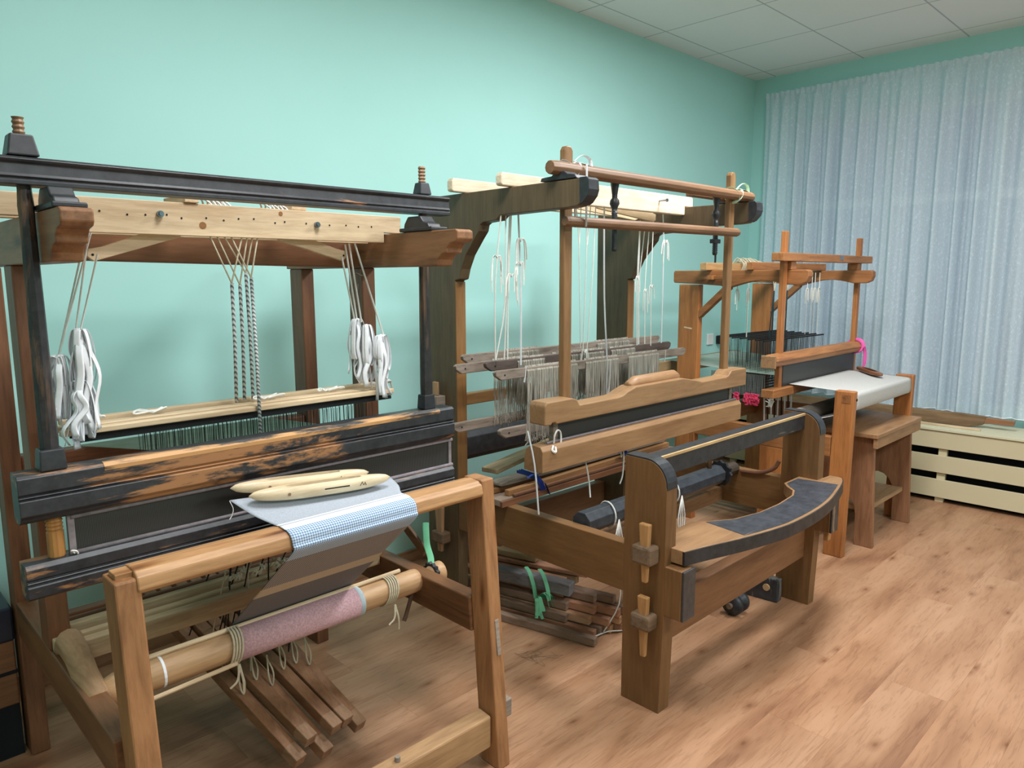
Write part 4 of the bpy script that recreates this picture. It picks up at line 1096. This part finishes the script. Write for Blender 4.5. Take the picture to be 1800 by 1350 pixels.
cord2('e', [[(2.246, 1.925, 1.663), (2.267, 1.925, 1.508), (2.283, 1.925, 1.091)], [(2.278, 1.925, 1.663), (2.269, 1.925, 1.508)], [(2.305, 1.925, 1.663), (2.315, 1.925, 1.508), (2.299, 1.925, 1.081)], [(2.337, 1.925, 1.663), (2.319, 1.925, 1.508)], [(2.369, 1.925, 1.663), (2.343, 1.915, 1.401), (2.311, 1.915, 1.070)]], .0022, 'group of thin white cords over the middle of the heddle shafts, middle loom', False, bow((2.290, 1.910, 1.070), .03, 6, 6, .05))
cord2('f', [[(2.392, 1.900, 1.680), (2.390, 1.890, 1.294), (2.388, 1.870, 1.048), (2.385, 1.867, 0.951), (2.388, 1.867, 0.844)], [(2.406, 1.867, 1.037), (2.403, 1.867, 0.941), (2.392, 1.867, 0.866)]], .0042, 'white tape in front of the grey heddles, middle of the front shaft', True)
for i, (xt, xb, yy) in enumerate(((2.545, 2.520, 1.83), (2.575, 2.555, 1.85), (2.600, 2.580, 1.80), (2.628, 2.590, 1.84), (2.650, 2.60, 1.88))):
    cord2('g', [[(xt*1.068, yy+.125, 1.625), (xb*1.068, yy+.115, 1.348), (xb*1.068-.005, yy+.105, 1.07)]], .0023, ['first', 'second', 'third', 'fourth', 'fifth'][i]+' thin white cord from the left at the right end of the middle shafts', False, bow((xb*1.068, yy+.112, 1.37-.02*i), .02, 50+i, 2, .09) if i in (0, 2, 3) else None)
cord2('h', [[(2.850, 1.925, 1.658), (2.846, 1.915, 1.508), (2.811, 1.890, 1.080)], [(2.820, 1.873, 1.048), (2.816, 1.873, 0.994)]], .0034, 'rightmost white bowed cord on the middle loom, right end of the front shaft', True, bow((2.849, 1.905, 1.530), .03, 9, 6, .09))
cord2('i', [[(2.02, 1.70, .80), (2.02, 1.66, .66), (2.01, 1.64, .58)], [(2.22, 1.66, .76), (2.235, 1.66, .70), (2.23, 1.66, .62), (2.20, 1.65, .59)], [(2.21, 1.66, .76), (2.22, 1.66, .69)]], .0032, 'white cords hanging below the shuttle race of the middle loom', False)
cord2('j', [[(2.32, 1.70, .35), (2.23, 1.66, .22), (2.17, 1.62, .12), (2.12, 1.655, .01)], [(2.12, 1.655, .006), (2.05, 1.655, .012), (2.01, 1.66, .004)], [(2.12, 1.655, .006), (2.14, 1.64, .012), (2.19, 1.615, .006), (2.24, 1.60, .006)]], .0028, 'white cord trailing down to the floor under the middle loom', False)

# shelf board on the side rails with loose sticks
t = thing('shelf_board', (2.3, 1.98, .531), 'grey topped brown board lying across the side rails of the middle loom', 'board')
build('board', MB().box(1.80, 3.00, 1.90, 2.085, .531, .556), wood((152, 132, 116), 'x', dark=.8, rough=.7, key='shelf'), t, bevel=.003)
build('front_edge_strip', MB().box(1.80, 3.00, 1.888, 1.8995, .531, .552), STK[1], t)
shs = [((1.86, 1.925, .568), (2.98, 1.955, .568), .024, .022, 0, 'orange square stick lying on the shelf board, its near end cut square'), ((1.80, 1.985, .567), (2.90, 1.985, .567), .022, .018, 0, 'second orange stick lying on the shelf board behind the first'),
       ((1.87, 1.900, .562), (2.95, 1.905, .562), .014, .010, 1, 'reddish thin lath along the front edge of the shelf board'), ((1.90, 2.03, .568), (3.02, 2.01, .568), .05, .022, 1, 'wide reddish board at the back of the stick pile on the shelf')]
for (p, q, a, b, m, lb) in shs:
    build('loose_stick', MB().beam(p, q, a, b), STK[m], None, bevel=.002, loc=p, label=lb, category='stick', group='loose sticks on the shelf board')
build('grey_lath', MB().prism([(1.86, .585), (1.90, .583), (2.96, .583), (2.96, .596), (1.90, .600), (1.86, .596)], 'y', 1.955, 2.02), GREYW, None, bevel=.003, loc=(2.4, 1.98, .583), label='flat grey weathered lath on top of the stick pile on the shelf', category='lath')
build('pale_lath', MB().prism([(2.55, .600), (2.93, .604), (2.945, .610), (2.945, .622), (2.93, .626), (2.55, .612)], 'y', 1.965, 1.99), plain('pale_bone_wood', (222, 210, 192), .6), None, bevel=.003, loc=(2.7, 1.98, .60), label='short pale lath with rounded end on the shelf stick pile', category='lath')
build('brown_lath', MB().beam((1.95, 2.12, .60), (2.95, 2.30, .66), .08, .02), OLDL, None, bevel=.003, loc=(2.4, 2.2, .6), label='pale brown board slanting behind the shelf stick pile of the middle loom', category='board')
for i, x in enumerate((2.02, 2.60)):
    mb = MB()
    for k in (-1, 0, 1):
        ribbon(mb, [(x+k*.010, 1.885, .553), (x+k*.010-.004, 1.897, .584), (x+k*.012, 1.93, .600), (x+k*.012, 2.02, .606)], .006, .001)
    ribbon(mb, curve([(x, 1.92, .604), (x-.03, 1.915, .616), (x-.055, 1.92, .606)], 4), .006, .001)
    if i == 0: ribbon(mb, curve([(x+.01, 1.886, .58), (x+.02, 1.884, .56), (x+.035, 1.884, .53)], 4), .007, .001)
    build('blue_ribbon', mb, BLUER, None, loc=(x, 1.9, .6), label=['dark blue ribbon tied round the left part of the shelf sticks', 'dark blue ribbon tied round the right part of the shelf sticks'][i], category='ribbon')

# pile of loose sticks on the floor under the middle loom
R = random.Random(77)
pile = []
sl = [(2.030, 1.62, .016, 2), (2.075, 1.66, .016, 1), (2.115, 1.66, .017, 2), (2.155, 1.64, .016, 0), (2.195, 1.62, .018, 1), (2.235, 1.62, .016, 2),
      (2.045, 1.78, .050, 2), (2.095, 1.70, .050, 0), (2.140, 1.64, .050, 1), (2.185, 1.62, .050, 0), (2.225, 1.60, .050, 1),
      (2.075, 1.80, .084, 2), (2.125, 1.70, .084, 1), (2.175, 1.62, .084, 1), (2.215, 1.60, .084, 2),
      (2.100, 1.84, .118, 1), (2.150, 1.72, .118, 2), (2.195, 1.66, .118, 2), (2.13, 1.86, .150, 1), (2.18, 1.84, .150, 3)]
names = ['dark wooden stick', 'reddish brown stick', 'brown stick', 'pale stick']
where = ['on the floor at the left of the pile', 'on the floor, second from the left', 'on the floor, third from the left', 'on the floor in the middle of the pile', 'on the floor right of the middle', 'on the floor at the right of the pile',
         'second layer, leftmost', 'second layer, next to the leftmost', 'second layer, in the middle', 'second layer, right of the middle', 'second layer, rightmost',
         'third layer, leftmost', 'third layer, left of the middle', 'third layer, right of the middle', 'third layer, rightmost', 'fourth layer, left', 'fourth layer, middle', 'fourth layer, right', 'at the top of the pile, left', 'at the top of the pile, right']
for i, (x, yf, z, m) in enumerate(sl):
    dx = -.16; w_ = R.uniform(.026, .034); h = .031
    L = R.uniform(.50, .60); p = V(x, yf, z); q = V(x+dx*L/.62, yf+L, z)
    mm = [2, 0, 1, 3][m] if False else m
    build('loose_stick', MB().beam(p, q, w_, h), STKy[{0: 0, 1: 1, 2: 2, 3: 3}[m]], None, bevel=.003, loc=tuple(p), label='%s under the middle loom, %s' % ({0: 'brown stick', 1: 'reddish brown stick', 2: 'dark wooden stick', 3: 'pale stick'}[m], where[i]), category='stick', group='pile of loose sticks on the floor')
for (p, q, w_, h, m, lb) in (((2.205, 1.80, .178), (2.02, 2.34, .178), .05, .018, 1, 'flat reddish board lying on top of the floor stick pile'), ((2.13, 2.02, .203), (2.02, 2.40, .203), .032, .026, 3, 'short pale stick with rounded end on top of the floor stick pile')):
    build('loose_stick', MB().beam(p, q, w_, h), STKy[m], None, bevel=.004, loc=p, label=lb, category='stick')
build('grey_batten', MB().beam((2.10, 1.80, .148+.0), (1.98, 2.18, .155), .055, .05), wood((128, 126, 130), 'y', rough=.7, key='grey_batten'), None, bevel=.004, loc=(2.1, 1.8, .148), label='thick dark grey batten in the floor stick pile, tied with green ribbon', category='batten')
mb = MB()
for k in (0, 1):
    ribbon(mb, curve([(2.03+k*.022, 1.99-k*.055, .205), (2.015+k*.022, 1.955-k*.055, .196), (2.008+k*.022, 1.925-k*.055, .15), (2.01+k*.02, 1.915-k*.055, .10)], 4), .0085, .001)
Rr = random.Random(8); c = V(2.01, 1.905, .105)
for k in range(16):
    a = Rr.uniform(0, 6.28); l = Rr.uniform(.04, .10)
    ribbon(mb, curve([c, c+V(math.cos(a)*l*.5, -.03, math.sin(a)*l*.3), c+V(math.cos(a)*l*.7+.01, -.04, math.sin(a)*l*.5-.03), c+V(math.cos(a)*l+.02, -.05, -.05+math.sin(a)*.02)], 4), .006, .001)
build('green_ribbon', mb, GREENR, None, loc=tuple(c), label='mint green ribbon tied in a bow round the floor stick pile', category='ribbon')
build('green_ribbon', MB().tube(curve([(1.352, 1.745, .485), (1.362, 1.76, .500), (1.372, 1.79, .53), (1.392, 1.82, .565), (1.415, 1.85, .578)], 4), .010, 8, r2=.0012), GREENR, None, loc=(1.352, 1.745, .49), label='mint green ribbon sticking up from the roller end of the nearest loom', category='ribbon')
# black wooden foot blocks under the front bar of the middle loom
t = thing('floor_clamp', (2.77, 1.36, 0), 'black painted wooden block with round pale plug on the floor under the middle loom', 'wooden block')
build('block', MB().hexa([(2.845, 1.445, .0), (2.858, 1.305, .0), (2.900, 1.305, .0), (2.895, 1.445, .0), (2.845, 1.445, .108), (2.858, 1.305, .100), (2.900, 1.305, .100), (2.895, 1.445, .108)]), painted('black_grey_block', (40, 42, 48), (110, 106, 100), 'z', .57), t, bevel=.004)
build('plug', MB().lathe([(-.004, .015), (.01, .015)], (2.852, 1.352, .060), 'x', 14), wood((206, 170, 128), 'z', key='plug'), t)
t = thing('wooden_pulley', (2.62, 1.37, 0), 'round black turned wooden pulley lying on the floor under the middle loom', 'pulley')
build('wheel', MB().lathe([(-.03, .038), (-.02, .045), (-.005, .046), (.0, .030), (.02, .030), (.025, .045), (.045, .046), (.055, .034)], (2.638, 1.385, .047), 'x', 20), BLKs, t, smooth=True)
build('hub', MB().lathe([(-.045, .012), (.075, .012)], (2.638, 1.385, .047), 'x', 10), wood((120, 104, 86), 'x', key='hub'), t)
# fine thread scrap on the floor
mb = MB(); R = random.Random(12)
for k in range(3):
    pts = [(1.83-.0+R.uniform(-.07, .07), 1.72+R.uniform(-.07, .07), .002+.002*R.random()) for _ in range(7)]
    mb.tube(curve(pts, 5), .0004, 3)
build('thread_scrap', mb, wood((120, 100, 80), 'x', key='thread'), None, loc=(1.83, 1.72, 0), label='thin tangled thread scrap on the floor right of the nearest loom', category='thread')

# ================================================================ LOOM 3 (far)
def loom3():
    t = thing('floor_loom', (4.0, 1.8, 0), 'farthest orange pine floor loom beside the curtain, with a wide plain cloth', 'loom')
    for (x0, x1) in ((3.56, 3.605), (4.408, 4.450)):
        build('front_post', MB().hexa([(x0, 1.312, 0), (x1, 1.312, 0), (x1, 1.405, 0), (x0, 1.405, 0), (x0, 1.300, .832), (x1, 1.300, .832), (x1, 1.392, .832), (x0, 1.392, .832)]), W3z, t, bevel=.005)
        build('rear_post', MB().box(x0, x1, 2.158, 2.285, 0, 1.335), W3z, t, bevel=.004)
        build('side_rail', MB().box(x0, x1, 1.398, 2.158, .50, .60), W3y, t, bevel=.004)
        build('middle_post', MB().box(x0+.001, x1-.001, 1.64, 1.765, 0, .50), W3z, t, bevel=.004)
        cp = [(2.318, 1.345), (2.322, 1.355), (2.322, 1.402), (2.315, 1.412), (1.565, 1.412), (1.552, 1.405), (1.550, 1.380), (1.560, 1.352), (1.585, 1.340), (1.60, 1.338)]
        for k in range(9):
            u = k/8; y = lerp(1.66, 1.93, u); cp.append((y, 1.338+.022*math.sin(u*PI)*(1)-(0.004)*u))
        cp += [(1.985, 1.318), (2.03, 1.330), (2.16, 1.338)]
        build('top_cape', MB().prism(cp, 'x', x0-.002, x1+.002), W3y, t, bevel=.004)
        build('diagonal_brace', MB().beam((x0+.022, 2.165, 1.165), (x0+.022, 1.985, 1.328), .034, .040, up=(1, 0, 0)), W3y, t, bevel=.003)
        if x0 < 4:
            build('cape_tenon', MB().box(x0-.045, x0, 2.055, 2.085, 1.362, 1.385), W3x, t, bevel=.002)
            build('cape_wedge', MB().beam((x0-.020, 2.17, 1.368), (x0-.020, 1.99, 1.376), .010, .018), W3y, t, bevel=.002)
            build('pale_scar', MB().beam((x0-.0005, 2.245, 1.098), (x0-.0005, 2.195, 1.092), .001, .008), LATH, t)
    # beam tenon mark on the near front post
    build('beam_tenon', MB().box(3.5585, 3.562, 1.315, 1.355, .775, .815), wood((150, 98, 58), 'x', key='tenon'), t)
    build('dowel', MB().lathe([(0, .007), (-.002, .007)], (3.595, 1.300, .79), 'y', 10), M['dark'], t)
    build('breast_beam', MB().box(3.60, 4.41, 1.312, 1.37, .745, .815), W3x, t, bevel=.008)
    build('rear_crossbar', MB().box(3.605, 4.408, 2.22, 2.26, .50, .60), W3x, t, bevel=.004)
    build('back_beam', MB().box(3.50, 4.44, 2.36, 2.42, .82, .895), wood((156, 132, 96), 'x', key='back'), t, bevel=.004)
    for x0 in (3.56, 4.408): build('back_beam_arm', MB().box(x0, x0+.042, 2.285, 2.42, .74, .82), W3y, t, bevel=.003)
    build('cloth_roller', MB().lathe([(0, .034), (.80, .034)], (3.606, 1.60, .665), 'x', 16), wood((92, 74, 62), 'x', key='roller_dark'), t, smooth=True)
    build('knee_beam', MB().box(3.605, 4.408, 1.70, 1.74, .55, .60), wood((120, 82, 56), 'x', key='knee'), t, bevel=.004)
    build('low_crossbar', MB().box(3.605, 4.408, 1.68, 1.72, .19, .27), W3x, t, bevel=.004)
    # warp beam and green wound warp
    w_ = build('warp_beam', MB().lathe([(0, .04), (.80, .04)], (3.606, 2.20, .69), 'x', 16), W3x, t, smooth=True)
    wound = MB(); wound.lathe([(0, .07), (.002, .075), (.66, .075), (.662, .07)], (3.66, 2.20, .70), 'x', 24)
    m, nt, b = nmat('wound_green_warp'); mp = coords(nt, (60, 3, 3), rot=(0, 0, .2)); n = noise(nt, mp, 3, 3)
    r = ramp(nt, [(.45, s2l((38, 52, 44))), (.7, s2l((96, 122, 100)))]); nt.links.new(n.outputs[0], r.inputs[0]); nt.links.new(r.outputs[0], b.inputs['Base Color'])
    build('wound_warp', wound, m, w_, smooth=True)
    # treadles and dark cords below
    for i in range(4):
        x = 3.82+i*.06
        build('treadle', MB().beam((x, 2.22, .12), (x, 1.50, .07), .03, .028), W3y, t, bevel=.002)
    cd = MB(); cw = MB(); R = random.Random(6)
    for i in range(9):
        x = 3.78+i*.042
        (cd if i % 2 else cw).tube([(x, 1.86, .75), (x+R.uniform(-.01, .01), 1.85, .45), (x, 1.82, .12)], .004 if i % 2 else .005, 5)
    build('dark_treadle_cords', cd, CORDK, t); build('white_treadle_cords', cw, CORDW, t)
    return t
loom3()

def beater3():
    t = thing('loom_beater', (4.0, 1.66, .99), 'orange pine beater with square top bar and rounded cap on the farthest loom', 'loom beater')
    for x in (3.512, 4.475):
        build('hanging_post', MB().box(x, x+.038, 1.655, 1.680, .785, 1.60 if x < 4 else 1.597), W3z, t, bevel=.003)
        build('rocker', MB().box(x+(.045 if x < 4 else -.06), x+(.10 if x < 4 else -.02), 1.64, 1.70, 1.4125, 1.4525), W3x, t, bevel=.003)
    build('top_bar', MB().box(3.445, 4.605, 1.628, 1.692, 1.453, 1.494), W3x, t, bevel=.003)
    build('metal_plate', MB().box(4.12, 4.165, 1.6265, 1.6285, 1.466, 1.488), STEEL, t)
    build('cap_rail', MB().prism([(1.628, .937), (1.620, .950), (1.622, .958), (1.614, .966), (1.622, .975), (1.640, .992), (1.670, .997), (1.690, .985), (1.694, .945), (1.688, .937)], 'x', 3.40, 4.535), W3x, t, bevel=.004)
    build('cap_end_block', MB().box(3.388, 3.402, 1.618, 1.694, .930, .992), W3b, t, bevel=.003)
    build('shuttle_race', MB().box(3.40, 4.535, 1.625, 1.690, .780, .822), W3x, t, bevel=.003)
    build('reed', MB().box(3.548, 4.478, 1.652, 1.662, .82, .94), REED, t)
    return t
beater3()
t = thing('pink_ribbon', (4.50, 1.64, 1.0), 'bright pink ribbon tied round the right end of the beater cap on the farthest loom', 'ribbon')
mb = MB()
for k in range(3):
    pts = []
    for j in range(13):
        a = 2*PI*j/12; pts.append((4.485+k*.012+.010*math.sin(a), 1.655+math.cos(a)*.046, .968+math.sin(a)*.040))
    ribbon(mb, pts, .007, .0012)
for k in range(3): ribbon(mb, curve([(4.50+k*.01, 1.612, .97), (4.51+k*.012, 1.606, .92), (4.505+k*.012, 1.604, .84+.01*k)], 4), .006, .0012)
build('tie', mb, PINKR, t)
# pale planks and things lying on top of the far loom
def plank3(x0, x1, y0, y1, h, lab, mat):
    return build('cross_plank', MB().box(x0, x1, y0, y1, 1.4125, 1.4125+h), mat, None, bevel=.003, loc=((x0+x1)/2, y0, 1.4125), label=lab, category='plank', group='planks across the farthest loom')
plank3(3.50, 4.46, 2.08, 2.12, .040, 'rear pale plank across the top of the farthest loom', wood((206, 160, 108), 'x', dark=.8, key='far_plank'))
plank3(3.545, 4.46, 1.84, 1.875, .040, 'front orange plank across the top of the farthest loom', W3x)
mb = MB(); R = random.Random(15)
for k in range(16):
    x = 3.86+k*.016
    mb.tube(curve([(x, 2.07, 1.414), (x, 2.06, 1.45), (x+.004, 2.10, 1.464+R.uniform(0, .02)), (x, 2.13, 1.45)], 3), .0035, 5)
build('cord_windings', mb, CORDB, None, loc=(3.95, 2.1, 1.45), label='white cords wound round the rear plank on top of the farthest loom', category='cord')
build('upright_pin', MB().tube(curve([(3.62, 2.10, 1.4535), (3.62, 2.10, 1.49), (3.615, 2.10, 1.52)], 3), .006, 6), M['blackplastic'], None, loc=(3.62, 2.1, 1.45), label='small black pin standing on the rear plank of the farthest loom', category='pin')
mb = MB()
for k in range(4):
    mb.prism([(1.86, 1.4125+.0), (1.86, 1.43), (1.60, 1.43), (1.60, 1.4125)], 'x', 4.415+k*.0, 4.445) if k == 0 else None
# harness of the far loom
def shaft3(i, y, x0, x1, z):
    t = thing('heddle_shaft', ((x0+x1)/2, y, z), ['frontmost', 'second', 'third', 'fourth', 'fifth', 'sixth', 'rearmost'][i]+' thin black heddle bar from the front of the farthest loom', 'heddle shaft', 'thin black heddle bars of the farthest loom')
    build('bar', MB().tube([(x0, y, z), (x1, y, z-.006)], .0045, 6), CORDK, t)
    hd = MB(); R = random.Random(60+i); x = x0+.02
    while x < x1-.01:
        x += R.uniform(.012, .022); a = R.uniform(-.004, .004)
        hd.tube([(x, y, z-.004), (x+a, y, z-.13), (x, y, z-.29)], .0010, 3, cap=False)
    hd.tube([(x0+.01, y, z-.30), (x1-.01, y, z-.30)], .0045, 5)
    build('heddles', hd, HEDK, t, kind='stuff')
    R = random.Random(70+i)
    return t
for i in range(7): shaft3(i, 1.795+i*.045, 3.615, 4.365, 1.042+.002*i)
for (x, zt, lb) in ((3.86, 1.30, 'dark green cords holding the far heddle bars, left of the beater post'), (4.02, 1.30, 'dark green cords holding the far heddle bars, right of the beater post')):
    mb = MB()
    for k in (-1, 1):
        mb.tube([(x, 1.87, zt), (x+k*.020, 1.88, 1.03)], .0035, 5)
    mw = MB()
    for k in (-1, 1): mw.tube([(x, 1.87, zt), (x+k*.028, 1.87, 1.41)], .0025, 5)
    t = thing('hanging_cord', (x, 1.87, zt), lb, 'cord', 'cords of the farthest loom')
    build('green_cord', mb, plain('dark_green_cord', (22, 52, 56), .7), t); build('white_tie', mw, CORDB, t)
for i, (x, y, z0, z1, lb) in enumerate(((3.72, 1.95, 1.40, 1.045, 'white cord with a loop at the left end of the far heddle bars'), (3.60, 1.95, 1.40, 1.20, 'thin white string end at the left of the farthest loom'), (4.12, 1.80, 1.40, 1.05, 'first thin white cord at the right end of the far heddle bars'), (4.18, 1.80, 1.40, 1.05, 'second thin white cord at the right end of the far heddle bars'), (4.22, 1.80, 1.40, 1.05, 'third thin white cord at the right end of the far heddle bars'), (4.28, 1.80, 1.40, 1.05, 'fourth thin white cord at the right end of the far heddle bars'))):
    cord2('k', [[(x, y, z0), (x, y, (z0+z1)/2), (x, y, z1)]], .0035 if i == 0 else .0018, lb, False, bow((x, y, 1.30), .022, 80+i, 4, .07))
# warp of the far loom
mb = MB(); R = random.Random(4)
for i in range(170):
    x = 3.62+.76*i/170
    mb.tube([(x, 1.67, .868), (x, 1.90, .872), (x-.01, 2.37, .898)], .0012, 3, cap=False)
build('warp_threads', mb, WARP, None, loc=(4, 2.0, .87), label='grey green warp threads stretched inside the farthest loom', category='warp threads', kind='stuff')
mb = MB()
for i in range(120):
    x = 3.612+.006*(i % 3); y = 1.78+.32*i/120
    mb.tube([(x, y, .862), (x, y+R.uniform(-.002, .002), .80), (x, y+R.uniform(-.003, .003), .745)], .0022, 3, cap=False)
build('hanging_warp', mb, WARPD, None, loc=(3.9, 1.8, .8), label='dark curtain of heddle threads hanging below the warp of the farthest loom', category='threads', kind='stuff')
R = random.Random(91)
for i, (x, lb) in enumerate(((1.930, 'pink yarn tuft hanging under the far heddles, leftmost'), (1.868, 'pink yarn tuft hanging under the far heddles, second from left'), (1.825, 'largest pink yarn tuft hanging under the far heddles'), (1.740, 'white yarn loop hanging right of the pink tufts'))):
    mb = MB(); c = V(3.600, x, .748)
    for k in range(14 if i < 3 else 4):
        s = .018 if i < 2 else .024
        pts = [c+V(R.uniform(-.01, .01), R.uniform(-s, s), R.uniform(-.050, .012)) for _ in range(5)]
        mb.tube(curve([c]+pts, 3), .0030, 4)
    build('yarn_tuft', mb, PINKY if i < 3 else CORDW, None, loc=tuple(c), label=lb, category='yarn', group='yarn tufts')

# cloth of the far loom
def cloth3():
    prof = [(1.645, .832), (1.55, .8285), (1.45, .825), (1.39, .8225), (1.345, .8205), (1.318, .8175), (1.308, .808), (1.306, .790), (1.307, .745), (1.325, .728), (1.40, .700), (1.48, .672), (1.545, .650), (1.565, .640)]
    pc = curve([(0, a, b) for a, b in prof], 3); n = 24; mb = MB(); mb.uv = []
    L = 0
    for i, p in enumerate(pc):
        if i: L += (pc[i]-pc[i-1]).length
        for k in range(n+1):
            x = lerp(3.612, 4.400, k/n); mb.v.append((x, p.y, p.z)); mb.uv.append((x, L))
    for i in range(len(pc)-1):
        for k in range(n):
            a = i*(n+1)+k; mb.f.append((a, a+1, a+n+2, a+n+1)); mb.mi.append(0)
    t = thing('woven_cloth', (4, 1.45, .82), 'wide plain light grey cloth stretched over the front beam of the farthest loom', 'cloth')
    o = build('cloth', mb, plain('light_grey_cloth', (186, 184, 180), .9, var=.07, scale=160), t, smooth=True)
    sd = o.modifiers.new('thick', 'SOLIDIFY'); sd.thickness = .0015; sd.offset = 0
    build('cloth_roll', MB().lathe([(0, .042), (.76, .042)], (3.625, 1.60, .665), 'x', 24), plain('rolled_grey_cloth', (150, 140, 128), .9, var=.1, scale=100), t, smooth=True)
cloth3()
shuttle((4.445, 1.615, .846), (4.195, 1.395, .842), .052, .024, SHUTD, 'dark brown boat shuttle lying on the grey cloth of the farthest loom', False)

# stool at the far loom
def stool():
    t = thing('wooden_stool', (4.08, 1.42, 0), 'brown plank stool with arched side panels standing in front of the farthest loom', 'stool')
    build('seat', MB().box(3.755, 4.425, 1.245, 1.600, .578, .602), W3b, t, bevel=.004)
    build('front_apron', MB().box(3.760, 4.420, 1.247, 1.268, .528, .578), W3b, t, bevel=.003)
    for x0 in (3.800, 4.352):
        pts = [(1.252, 0), (1.278, .578), (1.590, .578), (1.612, 0), (1.525, 0)]
        for k in range(9):
            a = PI*k/8; pts.append((1.432+.085*math.cos(a), .16+.11*math.sin(a)))
        pts += [(1.345, 0)]
        build('side_panel', MB().prism(pts, 'x', x0, x0+.026), W3bz, t, bevel=.003)
    build('shelf', MB().box(3.826, 4.352, 1.295, 1.53, .178, .202), wood((178, 144, 108), 'x', key='stool_shelf'), t, bevel=.003)
stool()
